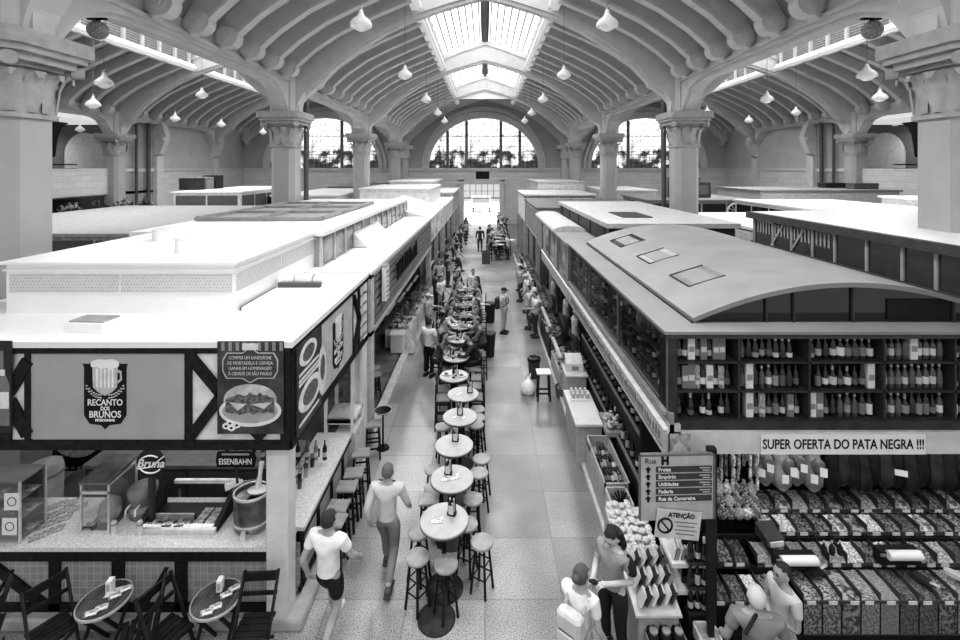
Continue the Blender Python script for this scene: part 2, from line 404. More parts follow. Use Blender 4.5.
for big in (True, False):
    sh, ca, st = column_parts(big)
    M1, M2, M3 = sh.mesh('column', STONE), ca.mesh('capital', CAPM), st.mesh('impost', RIB)
    pts = [(sx * XN, YC[1]) for sx in (-1, 1)] if big else [(sx * XN, y) for sx in (-1, 1) for y in YC[2:]] + [(sx * 27.3, 34.3) for sx in (-1, 1)]
    for x, y in pts:
        o = bpy.data.objects.new('column', M1); COL.objects.link(o); o.location = (x, y, 0); o['kind'] = 'structure'
        for nm, me in (('capital', M2), ('impost', M3)):
            c = bpy.data.objects.new(nm, me); COL.objects.link(c); c.parent = o
# rain pipe beside two columns
for x in (-8.42, 8.42): S('trim_rain_pipe', MB().tube([(x, 21.9, 0), (x, 21.9, 9.5)], .11, 10), mat('pipe_grey', .09, .5))
def long_arch(x, ya, yb, t=.36):
    m = MB(); L = yb - ya; lo = []; hi = []
    for k in range(17):
        q = k / 16; y = ya + .6 + (L - 1.2) * q
        d = min(q, 1 - q) * (L - 1.2)
        z = 8.9 + 1.25 * (1 - (1 - min(d, 2.6) / 2.6) ** 2.6) ** .55 if d < 2.6 else 10.15
        lo.append((y, z)); hi.append((y, 10.75))
    m.strip(lo, hi, x - t, x + t, 'x'); m.strip([(a, b - .12) for a, b in lo], [(a, b + .05) for a, b in lo], x - t * .6, x + t * .6, 'x')
    m.strip([(a, 10.25) for a, b in lo], [(a, 10.36) for a, b in lo], x - t - .1, x + t + .1, 'x')
    m.bx(x - t, x + t, ya - .7, ya + .7, 10.2, 10.9); m.bx(x - .25, x + .25, ya, yb, 10.7, 11.4)
    S('longitudinal_arch_beam', m, RIB)
for sx in (-1, 1):
    for b in range(len(YC)):
        yb = YC[b + 1] if b + 1 < len(YC) else 53.0
        long_arch(sx * XN, YC[b], yb)
        if YC[b] < 40: long_arch(sx * 27.3, YC[b], yb)

# ---- side walls, galleries
for sx, nm in ((-1, 'left'), (1, 'right')):
    x = sx * 27.5
    S('wall_%s' % nm, MB().bx(min(x, x + sx * .4), max(x, x + sx * .4), 38.6, 53, 6.25, 11.2), mat('side_wall_plaster', .48, .8, amt=.06, scale=1))
    S('wall_%s_lower' % nm, MB().bx(min(x, x + sx * .4), max(x, x + sx * .4), 38.6, 53, 0, 6.25), BRICKY)
    S('trim_ledge_%s' % nm, MB().bx(x - .12, x + .12, 12, 53, 6.18, 6.36).bx(x - .08, x + .08, 12, 53, 6.1, 6.18), RIB)
    m = MB()
    for y in (38.9, 47.0):
        m.bx(x - .35, x + .35, y - .4, y + .4, 0, 7.4).prism([(x, 7.4), (x - sx * .5, 7.6), (x - sx * .9, 8.6), (x - sx * 1.0, 9.1), (x - sx * .6, 10.3), (x, 11)], y - .3, y + .3, 'y').bx(x - .9, x + .9, y - .5, y + .5, 8.75, 8.95)
    S('trim_wall_pier_%s' % nm, m, RIB)
    for py, q in ((36.3, .1), (37.6, .14)):
        S('trim_wall_pipe', MB().tube([(x - sx * .3, py, 0), (x - sx * .3, py, 10.5)], q, 8), mat('pipe_grey', .09, .5))
    S('wall_gallery_pier_%s' % nm, MB().bx(min(x, x + sx * .5), max(x, x + sx * .5), 35.2, 38.6, 0, 11), PL)
    # gallery: parapet, floor, dim back wall with a pale arch, low ceiling with brightness put in as glow
    S('wall_gallery_parapet_%s' % nm, MB().bx(x - .12, x + .12, 12, 35.2, 4.5, 6.2), BRICKY)
    S('floor_gallery_%s' % nm, MB().bx(min(x, x + sx * 7), max(x, x + sx * 7), 10, 38.6, 4.4, 4.6), PL)
    xb = x + sx * 6.6
    S('wall_gallery_back_%s' % nm, MB().bx(min(xb, xb + sx * .3), max(xb, xb + sx * .3), 10, 50, 0, 12), mat('gallery_back', .10, .85))
    arc = [(39.6 - 2 * math.cos(math.pi * k / 16), 7.4 + 2.0 * math.sin(math.pi * k / 16)) for k in range(17)]
    S('trim_gallery_arch_%s' % nm, MB().prism([(37.6, 4.6)] + arc + [(41.6, 4.6)], xb - sx * .05, xb - sx * .15, 'x'), mat('gallery_arch', .42, .8))
    m = MB(); ya = 33.0
    m.prism([(ya, 7.2), (ya - .15, 9.7), (ya + 1.1, 9.7), (ya + .55, 9.35), (ya + .25, 8.7)], x + sx * 3.0, x + sx * 3.5, 'x'); S('trim_gallery_bracket', m, mat('gallery_dark', .03, .7))
    S('ceiling_gallery_%s' % nm, MB().bx(min(x, x + sx * 7), max(x, x + sx * 7), 10, 36, 9.75, 10.0), mat('gallery_soffit_glow', .7, .8, emit=.55))
    S('trim_gallery_stair_rail', MB().tube([(x + sx * 1.5, 25, 7.6), (x + sx * 1.5, 27.6, 6.3), (x + sx * 1.5, 33, 6.35)], .05, 6).tube([(x + sx * 1.5, 25, 7.9), (x + sx * 1.5, 27.6, 6.6), (x + sx * 1.5, 33, 6.65)], .05, 6), BLK)

# ---- far wall with a doorway and three lunettes
DX0, DX1, DZ = -2.4, 1.65, 4.55
bw = MB().bx(-28, DX0, 53, 53.5, 0, 6.2).bx(DX1, 28, 53, 53.5, 0, 6.2).bx(DX0, DX1, 53, 53.5, DZ, 6.2)
S('wall_back_lower', bw, BRICK)
S('wall_back', MB().bx(-28, 28, 53, 53.5, 6.2, 17.5), mat('far_plaster', .40, .85, amt=.06, scale=.7))
S('trim_ledge_back', MB().bx(-28, 28, 52.8, 53, 6.15, 6.4).bx(-28, 28, 52.87, 53, 6.02, 6.15), RIB)
for x in (-9.0, 9.0, -8.0 - .9, 8.9):
    if abs(x) == 9.0: S('trim_wall_bracket', MB().prism([(x - .5, 7.5), (x + .5, 7.5), (x + .5, 10), (x - .5, 10)], 52.3, 53, 'y').bx(x - .9, x + .9, 51.9, 53, 8.5, 8.95).bx(x - .3, x + .3, 52.6, 53, 0, 7.5), RIB)
wi = 0
for cx in (-.15, -18.2, 18.2):
    wi += 1
    W = T('window_%d' % wi, None, None, (cx, 52.95, 6.4), kind='structure')
    A, H = 6.2, 5.65
    el = lambda f, a=A, h=H: [(a * f * math.cos(math.pi * k / 32), h * f * math.sin(math.pi * k / 32)) for k in range(33)]
    MB().prism(el(1.0), -.02, .02).build('window_pane', STAIN, W)
    m = MB().strip(el(1.0), [(a * 1.03, b * 1.09) for a, b in el(1.04)], -.45, .05); m.strip([(a * 1.035, b * 1.1) for a, b in el(1.04)], [(a * 1.07, b * 1.16) for a, b in el(1.06)], -.25, .05)
    m.build('window_frame', RIB, W)
    m = MB()
    for ux in (-4.1, -1.95, 1.95, 4.1): m.bx(ux - .16, ux + .16, -.25, .05, 0, H * math.sqrt(1 - (ux / A) ** 2))
    m.build('window_mullion', mat('mullion_grey', .16, .7), W)
    m = MB()
    for zz in (1.5, 3.6):
        q = A * math.sqrt(1 - (zz / H) ** 2); m.bx(-q, q, -.08, .02, zz - .04, zz + .04)
    m.build('window_bar', mat('mullion_grey', .16, .7), W)
# doorway
D = T('door_1', None, None, (0, 53, 0), kind='structure')
m = MB().bx(DX0 - .55, DX0, -.35, .1, 0, DZ + .5).bx(DX1, DX1 + .55, -.35, .1, 0, DZ + .5).bx(DX0 - .7, DX1 + .7, -.45, .1, DZ, DZ + .35).bx(DX0 - .55, DX1 + .55, -.35, .1, DZ + .35, DZ + .6)
m.build('door_frame', RIB, D)
m = MB().bx(DX0, DX1, .1, .2, 2.9, 3.05)
for k in range(1, 6): x = DX0 + (DX1 - DX0) * k / 6; m.bx(x - .03, x + .03, .12, .18, 3.05, DZ)
m.bx(DX0, DX1, .12, .18, 3.75, 3.8); m.build('transom_bar', mat('transom_grey', .3, .6), D)
tag(MB().bx(-1.0, .45, 52.85, 52.95, 4.9, 6.0).bx(-1.05, .5, 52.88, 52.96, 4.85, 6.05, 1).build('wall_screen', [BLK, mat('screen_frame', .1, .5)]), 'black square notice screen fixed on the wall above the far doorway', 'screen')
la = bpy.data.lights.new('street_daylight', 'AREA'); la.shape = 'RECTANGLE'; la.size = 16; la.size_y = 22; la.energy = 9000
lo_ = bpy.data.objects.new('street_daylight', la); COL.objects.link(lo_); lo_.location = (0, 68, 14)
S('floor_street', MB().bx(-20, 20, 60, 90, -.2, 0).bx(-20, 20, 53.5, 60, -.15, .004), mat('street_pale', .7, .8))
# bright shapes of the street beyond
t = T('parked_van', 'pale parked van seen in the street through the far doorway', 'van', (-.6, 68, 0))
MB().bbox(-1.5, 1.5, -1, 1, .4, 2.3, .2).build('body', mat('van_white', .6, .4), t)
MB().bx(-1.2, 1.2, -1.03, -1.0, 1.4, 2.0).build('windscreen', mat('van_glass', .25, .2), t)
for sx in (-1, 1): MB().tube([(sx * 1.2, -.9, .35), (sx * 1.2 + .2, -.9, .35)], .35, 12).build('wheel', BLK, t)
# ================================================================ the bar kiosk on the near corner
ROOFW = mat('white_sheet_roof', .84, .5, amt=.03, scale=1.2)
ROOFG = mat('grey_sheet_roof', .25, .6, amt=.08, scale=1.5)
TIM = mat('dark_timber', .018, .55, amt=.4, scale=12)
PANEL = mat('fascia_sheet', .40, .55, amt=.06, scale=2)
GRAN = mat('speckled_granite', .74, .3, amt=.22, scale=60, detail=2)
TILE = brick_mat('small_wall_tiles', .34, .52, .10, .10, .005, .3, .1, 'xz', 0)
TILEY = brick_mat('small_wall_tiles_side', .42, .6, .115, .115, .008, .3, .1, 'yz', 0)
PILL = mat('pale_pillar_paint', .72, .5, amt=.05)
STEEL = mat('brushed_steel', .7, .35, .35, amt=.15)
PERF = brick_mat('perforated_vent_sheet', .42, .6, .05, .05, .014, .6, .25, 'xz', .5)
PERFY = brick_mat('perforated_vent_sheet_side', .42, .6, .05, .05, .014, .6, .25, 'yz', .5)
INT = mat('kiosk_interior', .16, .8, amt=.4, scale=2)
WP = mat('panel_white', .75, .5)
WTXT = mat('white_lettering', .85, .5, amt=.02)
BTXT = mat('black_lettering', .015, .5)

KA = T('bar_kiosk', 'corner bar kiosk with half-timbered fascia, tiled counter and raised white roof', 'kiosk')
XL, XR, YF, YB = -8.6, -2.62, 6.28, 10.35
MB().bx(XL, XR + .03, YF - .03, YB, 3.98, 4.06).build('roof', ROOFW, KA)
rb = MB().bx(-7.72, -4.04, 7.5, 11.0, 4.06, 4.85).bx(-7.80, -3.98, 7.44, 11.05, 4.85, 4.89).bx(-7.76, -4.0, 7.47, 11.03, 4.74, 4.77).build('roof_lantern', ROOFW, KA)
MB().bx(-7.66, -5.9, 7.485, 7.5, 4.40, 4.68).bx(-5.86, -4.08, 7.485, 7.5, 4.40, 4.68).build('vent_panel', PERF, rb)
MB().bx(-4.04, -4.03, 7.56, 9.2, 4.40, 4.68).bx(-4.04, -4.03, 9.25, 10.9, 4.40, 4.68).build('vent_panel', PERFY, rb)
# fascia: sheet behind black timbers, on the front and the aisle side
MB().bx(XL, XR - .02, YF + .02, YF + .1, 2.66, 3.98).build('fascia_panel', WP, KA)
MB().bx(XR - .1, XR - .02, YF, YB, 2.66, 3.98).build('fascia_panel', WP, KA)
m = MB()
m.bx(XL, XR, YF - .02, YF + .06, 3.90, 3.98).bx(XL, XR, YF - .02, YF + .1, 2.6, 2.72)
for x0, x1 in ((-6.60, -6.40), (-6.21, -6.13), (-4.05, -3.96), (-2.76, XR)): m.bx(x0, x1, YF - .015, YF + .06, 2.66, 3.95)
for a, b in (((-6.45, 2.75), (-6.15, 3.3)), ): pass
m.beam((-6.42, YF, 3.38), (-6.17, YF, 3.80), .05, .16).beam((-6.42, YF, 3.26), (-6.17, YF, 2.80), .05, .16)
m.beam((-4.0, YF, 3.88), (-3.55, YF, 3.34), .05, .14).beam((-4.0, YF, 2.74), (-3.55, YF, 3.34), .05, .14).beam((-3.55, YF, 3.34), (-3.0, YF, 3.9), .05, .14).beam((-3.55, YF, 3.34), (-3.0, YF, 2.75), .05, .14)
m.build('fascia_timbers', TIM, KA)
m = MB().bx(XR - .06, XR + .02, YF, YB, 3.90, 3.98).bx(XR - .1, XR + .02, YF, YB, 2.6, 2.72)
for y0, y1 in ((YF, 6.38), (7.32, 7.42), (9.15, 9.22), (9.62, 9.72), (10.25, YB)): m.bx(XR - .06, XR + .015, y0, y1, 2.66, 3.95)
m.beam((XR, 9.2, 3.88), (XR, 9.64, 3.3), .12, .05).beam((XR, 9.2, 2.75), (XR, 9.64, 3.3), .12, .05)
m.build('fascia_timbers', TIM, KA)
MB().bx(XR - .05, XR + .005, 9.74, 10.22, 2.75, 3.88).build('side_panel', mat('pale_side_panel', .6, .5), KA)
m = MB()
for k in range(5): m.bx(XR, XR + .02, 9.76, 10.2, 2.8 + k * .22, 2.85 + k * .22)
m.build('side_louvre', mat('louvre_grey', .45, .6), KA)
# counters
YC0 = 6.52
MB().bx(XL, -3.02, YC0 - .04, YC0 + .95, 1.05, 1.11).build('counter_top', GRAN, KA)
MB().bx(-3.35, -2.66, 6.85, 9.3, 1.05, 1.11).build('counter_top', GRAN, KA)
MB().bx(XL, -3.0, YC0 + .02, YC0 + .1, .2, 1.05).build('counter_wall', TILE, KA)
MB().bx(-2.8, -2.72, 6.8, 9.3, .2, 1.05).build('counter_wall', TILEY, KA)
m = MB().bx(XL, -3.0, YC0 - .02, YC0 + .08, .9, 1.05).bx(XL, -3.0, YC0 - .01, YC0 + .08, .18, .3)
for px0, px1 in ((49, 60), (112, 124), (175, 187)): m.bx(fx(px0, YC0), fx(px1, YC0), YC0 - .01, YC0 + .06, .2, 1.0)
m.beam((fx(-8, YC0), YC0, .84), (fx(46, YC0), YC0, .26), .05, .13)
m.build('counter_timbers', TIM, KA)
m = MB().bx(-2.76, -2.68, 6.8, 9.3, .93, 1.05)
for y in (6.9, 7.55, 8.2, 8.85): m.bx(-2.74, -2.69, y - .04, y + .04, .2, 1.0)
m.bx(-2.74, -2.69, 6.8, 9.3, .2, .28).build('counter_timbers', TIM, KA)
m = MB().bbox(XL, -3.01, YC0 - .12, YC0 + .4, 0, .18, .03); m.bbox(-3.0, -2.52, YC0 - .12, 10.3, 0, .16, .03); m.build('plinth', mat('plinth_stone', .5, .6), KA)
MB().bbox(-3.03, -2.73, 6.42, 6.72, 0, 2.62, .02).build('corner_pillar', PILL, KA)
MB().bbox(-2.86, -2.6, 10.0, 10.28, 0, 4.0, .02).build('pillar', PILL, KA)
MB().bx(-3.0, -2.6, 9.3, 9.98, 0, 1.1).build('counter_end', mat('end_panel', .6, .5), KA)
e = MB().bx(-3.2, -2.62, 9.28, 9.36, 1.3, 1.36).bx(-3.2, -2.62, 9.28, 9.98, 1.28, 1.36)
for x, y in ((-3.18, 9.3), (-2.65, 9.3), (-2.65, 9.96), (-3.18, 9.96)): e.bx(x - .03, x + .03, y - .03, y + .03, 1.1, 2.6)
e.build('window_frame', PILL, KA)
MB().bx(-3.17, -2.65, 9.285, 9.295, 1.36, 2.6).build('window_pane', glass_mat('case_glass', .92, .12), KA)
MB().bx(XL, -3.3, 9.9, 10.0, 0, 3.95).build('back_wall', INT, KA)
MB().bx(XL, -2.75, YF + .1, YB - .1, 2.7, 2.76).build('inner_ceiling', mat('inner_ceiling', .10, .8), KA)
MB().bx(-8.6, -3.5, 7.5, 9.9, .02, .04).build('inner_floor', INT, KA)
hl = MB().bx(-4.0, -3.1, 7.6, 8.9, 4.06, 4.12).build('roof_hatch', ROOFW, KA)
MB().bx(-3.95, -3.15, 8.86, 8.96, 4.06, 4.2).bx(-4.0, -3.98, 7.6, 8.9, 4.06, 4.13).build('hatch_frame', mat('hatch_dark', .1, .6), hl)

def mug_logo(parent, s):
    """black shield with a beer mug, two barley ears and the shop's lettering, facing -Y, s = height"""
    k = s / 1.0
    lg = T('shop_shield', None, None); lg.parent = parent
    sh = [(-.32, .43), (.32, .43), (.30, .38), (.30, -.30), (.22, -.42), (.06, -.44), (0, -.5), (-.06, -.44), (-.22, -.42), (-.30, -.30), (-.30, .38)]
    MB().prism([(x * k, z * k) for x, z in sh], -.006, 0).build('shield', BLK, lg)
    m = MB().prism([(x * k, z * k) for x, z in [(-.18, .42), (.18, .42), (.17, .10), (.10, .03), (0, -.02), (-.10, .03), (-.17, .10)]], -.010, -.004, mi=0)
    for q in (-.11, -.055, 0, .055, .11): m.prism([(x * k, z * k) for x, z in [(q - .012, .36), (q + .012, .36), (q + .012, .1), (q - .012, .1)]], -.012, -.008, mi=1)
    m.strip([(.18 * k, .35 * k), (.235 * k, .33 * k), (.24 * k, .2 * k), (.18 * k, .15 * k)], [(.18 * k, .31 * k), (.21 * k, .3 * k), (.215 * k, .22 * k), (.18 * k, .19 * k)], -.010, -.004, mi=0)
    m.prism([(x * k, z * k) for x, z in [(-.2, .42), (-.19, .47), (-.1, .5), (0, .49), (.1, .5), (.19, .47), (.2, .42), (.19, .39), (.12, .37), (.08, .34), (.02, .38), (-.05, .36), (-.12, .39), (-.19, .39)]], -.013, -.004, mi=2)
    m.build('mug', [grey(.55), grey(.85), WTXT], lg)
    m = MB()
    for sx in (-1, 1):
        for q in range(7):
            t = q / 6; x = sx * (.06 + .2 * t); z = -.03 + .13 * t * t
            for dz in (-.02, .02): m.prism([((x + u) * k, (z + dz + v) * k) for u, v in [(-.02, 0), (0, .013), (.02, 0), (0, -.013)]], -.010, -.005)
    m.build('barley_ear', grey(.6), lg)
    for tx, sz, z in (('RECANTO', .125, -.12), ('DOS', .075, -.205), ('BRUNOS', .135, -.29), ('PETISCOS\u2022BAR', .05, -.37)):
        text(tx, sz * k, WTXT, lg, 0, z * k, -.008, bold=.002 * k, wx=.86)
    return lg
lg = mug_logo(KA, .95); lg.location = (fx(105.5, YF), YF - .0, fz(394, YF) + .0)
MB().bx(-6.13, -4.05, YF - .0, YF + .02, 2.74, 3.9).build('sign_board', PANEL, KA)
MB().bx(XR - .02, XR + .01, 7.42, 9.15, 2.74, 3.9).build('sign_board', mat('side_board', .5, .5), KA)
lg = mug_logo(KA, .95); lg.location = (XR + .015, 8.25, 3.32); lg.rotation_euler = (0, 0, R(90))

# ---- sandwich posters hung on the fascia
def poster(loc, rz, w, h, label, second=False):
    t = T('food_poster', label, 'poster', loc, rz)
    MB().bx(-w / 2, w / 2, -.02, 0, -h / 2, h / 2).build('backing_sheet', mat('poster_dark', .02, .45, v2=.09, scale=3), t)
    if not second:
        p = [(-.42 * w, .30 * h), (-.36 * w, .38 * h), (-.12 * w, .38 * h), (-.05 * w, .42 * h), (.05 * w, .42 * h), (.12 * w, .38 * h), (.36 * w, .38 * h), (.42 * w, .30 * h), (.42 * w, .18 * h), (.36 * w, .10 * h), (.12 * w, .10 * h), (0, .05 * h), (-.12 * w, .10 * h), (-.36 * w, .10 * h), (-.42 * w, .18 * h)]
        MB().prism(p, -.026, -.018).build('caption_border', grey(.55), t)
        MB().prism([(x * .96, .24 * h + (z - .24 * h) * .93) for x, z in p], -.028, -.02).build('caption_panel', grey(.08), t)
        for k, tx in enumerate(('COMPRE UM SANDU\u00cdCHE', 'DE MORTADELA E CERVEJA', 'GANHE EM HOMENAGEM', '\u00c0 CIDADE DE S\u00c3O PAULO')): text(tx, .05 * h, grey(.6), t, 0, (.325 - .057 * k) * h, -.03, wx=.8)
        m = MB()
        for k in range(9): x = (-.44 + .11 * k) * w; m.bx(x, x + .05 * w, -.024, -.018, .40 * h, .49 * h)
        m.bx(-.12 * w, .12 * w, -.028, -.018, .41 * h, .48 * h, 1); m.build('skyline_picture', [grey(.3), grey(.7)], t)
        zc, s = -.17 * h, 1.0
    else: zc, s = -.1 * h, .85
    # plate with a filled roll
    el = lambda a, b, x0=0, z0=0, n=28: [(x0 + a * math.cos(2 * math.pi * i / n), z0 + b * math.sin(2 * math.pi * i / n)) for i in range(n)]
    MB().prism(el(.47 * w * s, .17 * h * s, 0, zc - .08 * h), -.026, -.018).build('plate_picture', grey(.75), t)
    MB().prism(el(.42 * w * s, .13 * h * s, 0, zc - .08 * h), -.028, -.02).build('plate_well', grey(.4), t)
    top = [(.40 * w * s * math.cos(math.pi * i / 16), zc + .02 * h + .19 * h * s * math.sin(math.pi * i / 16) ** .8) for i in range(17)]
    MB().prism(top, -.034, -.02).build('bread_picture', mat('bread_print', .38, .5, v2=.62, scale=8), t)
    j = random.Random(3); up = [(-.36 * w + .72 * w * i / 14, zc + .05 * h + j.uniform(-.01, .035) * h + .05 * h * math.sin(math.pi * i / 14)) for i in range(15)]; dn = [(x * 1.03, zc - .09 * h + j.uniform(-.03, .01) * h) for x, z in up[::-1]]
    MB().prism(up + dn, -.038, -.02).build('filling_picture', mat('filling_print', .04, .4, v2=.22, scale=26), t)
    m = MB().prism([(-.30 * w, zc + .02 * h), (-.05 * w, zc + .0 * h), (-.18 * w, zc - .07 * h)], -.041, -.03).prism([(.02 * w, zc), (.33 * w, zc + .02 * h), (.22 * w, zc - .05 * h)], -.041, -.03); m.build('cheese_picture', grey(.6), t)
    m = MB()
    for k, (x, z) in enumerate(((-.36, -.41), (-.28, -.43), (-.2, -.40), (-.3, -.38))): m.prism(el(.06 * w, .035 * h, x * w, z * h, 12), -.03 - k * .001, -.02, mi=0).prism(el(.022 * w, .012 * h, x * w, z * h, 8), -.036, -.03, mi=1)
    m.build('olive_picture', [grey(.8), BLK], t)
    return t
poster((fx(251.5, YF - .02), YF - .03, fz(386, YF)), 0, fx(284, 6.25) - fx(218, 6.25), 1.24, 'glossy poster of a filled sandwich under an outlined caption on the bar kiosk front')
t = T('menu_poster', 'narrow tall poster of plates and price bands on the aisle side of the bar fascia', 'poster', (XR + .02, 6.87, 3.3), R(90))
MB().bx(-.48, .48, -.02, 0, -.62, .62).build('backing_sheet', mat('poster_dark', .02, .45, v2=.09, scale=3), t)
for z, a in ((.42, .33), (-.2, .44)):
    x0 = -.08 if z > 0 else 0
    for nm, q, y_, mm in (('plate_picture', 1, -.026, grey(.75)), ('food_picture', .66, -.032, mat('filling_print', .04, .4, v2=.22, scale=26))): MB().prism([(x0 + a * q * math.cos(i * .2618), z + a * .5 * q * math.sin(i * .2618)) for i in range(24)], y_, -.018).build(nm, mm, t)
each('price_stripe', [(-.42, .35, -.026, -.018, z - .02, z + .02) for z in (.2, .12, .06, -.5)], grey(.7), t)
t = T('round_plate_sign', 'small round plate-shaped food sign beside the menu poster on the aisle side', 'sign', (XR + .03, 7.36, 3.2), R(90))
m = MB().prism([(.17 * math.cos(i * .3), .38 * math.sin(i * .3)) for i in range(21)], -.02, 0, 'y', 0); m.build('disc', grey(.7), t)
MB().prism([(.1 * math.cos(i * .42), .05 + .2 * math.sin(i * .42)) for i in range(15)], -.026, -.018).build('food_picture', mat('filling_print', .04, .4, v2=.22, scale=26), t)
t = T('bottle_poster', 'dark narrow poster of a bottle at the outer end of the bar fascia', 'poster', (-6.55, YF - .03, 3.4), 0)
MB().bx(-.22, .2, -.02, 0, -.55, .68).build('backing_sheet', grey(.04), t)
MB().prism([(.02, .55), (.1, .55), (.1, .3), (.18, .1), (.18, -.45), (-.06, -.45), (-.06, .1), (.02, .3)], -.026, -.018).build('bottle_picture', grey(.2), t)
MB().bx(-.06, .18, -.03, -.02, -.22, .0).bx(.03, .12, -.03, -.02, .22, .3).build('label_picture', grey(.75), t)

# ---- things on the roof of the bar
t = T('roof_box', 'small white box with a dark lid lying on the bar roof', 'box', (fx(93, 6.75), 6.75, 4.06), R(-4))
MB().bbox(-.3, .3, -.16, .16, 0, .14, .012).build('body', ROOFW, t); MB().bx(-.24, .28, -.13, .15, .14, .16).build('lid', mat('lid_grey', .35, .6), t)
for (px, py, r, h, lb) in ((163, 240, .19, .22, 'smaller white round drum on the raised bar roof, farther back'), (188, 252, .2, .26, 'larger white round drum on the raised bar roof, nearer the edge')):
    Y = F * (CAMZ - 4.89) / (py - VY); t = T('roof_drum', lb, 'drum', (fx(px, Y), Y, 4.89))
    MB().lathe([(r, 0), (r, h), (r * .97, h + .01)], n=20).build('body', ROOFW, t); MB().lathe([(r * .99, h * .9), (r * 1.03, h * .92), (r * 1.03, h), (r * .9, h + .02), (0, h + .02)], n=20).build('rim', grey(.75), t)
t = T('rolled_tarp', 'rolled pale tarp lying beside the dark roof hatch of the bar', 'tarp', (-3.55, 9.05, 4.12), R(3))
MB().tube([(-.45, 0, .09), (-.2, .02, .1), (.1, -.01, .11), (.4, 0, .09)], [.08, .1, .1, .07], 10).build('roll', grey(.75), t)
MB().tube([(-.15, .02, .1), (-.12, .02, .1)], .112, 10).tube([(.2, 0, .105), (.23, 0, .105)], .11, 10).build('tie', grey(.4), t)

# ================================================================ further kiosks along the aisle
def slat_kiosk():
    t = T('slatted_kiosk', 'kiosk with horizontal board fascia and glazed upper storey behind the bar', 'kiosk')
    y0, y1 = 10.45, 22.3
    MB().bx(-8.35, -2.55, y0, y1, 3.98, 4.06).build('roof', ROOFW, t)
    m = MB()
    for k in range(6): m.bx(-2.66, -2.58, y0 + .45, y1, 2.72 + k * .2, 2.85 + k * .2)
    m.build('slat', mat('grey_boards', .20, .6, amt=.2, scale=5), t)
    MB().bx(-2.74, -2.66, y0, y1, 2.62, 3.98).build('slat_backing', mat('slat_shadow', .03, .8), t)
    m = MB().bx(-2.72, -2.56, y0, y1, 2.6, 2.7).bx(-2.72, -2.56, y0, y1, 3.9, 4.0); m.build('rail', grey(.45), t)
    each('post', [(-2.85, -2.56, y0, y0 + .3, 0, 4.0), (-2.8, -2.58, y1 - .25, y1, 0, 4.0)], grey(.55), t)
    MB().bx(-8.35, -3.77, y0 + .45, y1 + .3, 4.80, 4.9).build('upper_roof', ROOFW, t)
    up = MB().bx(-8.2, -3.9, y0 + .55, y1 + .2, 4.06, 4.8).build('upper_wall', grey(.3), t)
    m = MB()
    for k in range(13):
        y = y0 + .6 + k * .93
        if k != 4: m.bx(-3.9, -3.87, y, y + .8, 4.12, 4.76)
    m.build('window_pane', mat('upper_glass', .06, .12, amt=.6, v2=.22, scale=1.5), up)
    m = MB()
    for k in range(14): y = y0 + .53 + k * .93; m.bx(-3.9, -3.84, y - .03, y + .03, 4.06, 4.8)
    m.build('window_bar', grey(.5), up)
    MB().prism([(-3.86, 4.08), (-3.45, 4.08), (-3.86, 4.5)], y0 + 3.2, y0 + 6.2, 'y').build('leaning_sheet', grey(.7), t)
    MB().bx(-8, -2.9, y0, y1, 0, .12).build('inner_floor', INT, t); MB().bx(-6.2, -6.1, y0, y1, 0, 4).build('back_wall', INT, t)
    MB().bx(-6, -2.75, y0, y1, 2.66, 2.72).build('inner_ceiling', grey(.15), t)
    return t
slat_kiosk()
t = T('vertical_sign', 'narrow upright white sign jutting from the slatted fascia', 'sign', (-2.48, 11.6, 3.55))
MB().bx(-.05, .05, -.2, .2, -.42, .42).build('panel', WHT, t); each('edge_strip', [(-.06, .06, -.21, .21, .42, .44), (-.06, .06, -.21, .21, -.44, -.42)], grey(.2), t)
m = MB()
for k in range(6): m.bx(.05, .054, -.12, .12, -.36 + k * .12, -.3 + k * .12)
m.build('printed_mark', grey(.3), t)
t = T('raised_letters_sign', 'dark raised letters and cut-out figures on the slatted fascia', 'sign', (-2.53, 15.2, 3.3), R(90))
m = MB()
j = random.Random(5)
for k in range(9):
    x = -1.9 + k * .45; h = .25 + j.random() * .2
    m.bx(x, x + .09, -.03, 0, -.1, h).bx(x, x + .28, -.03, 0, h - .08, h).bx(x + .2, x + .28, -.03, 0, -.1, h - .1)
m.build('letter_shapes', BLK, t)

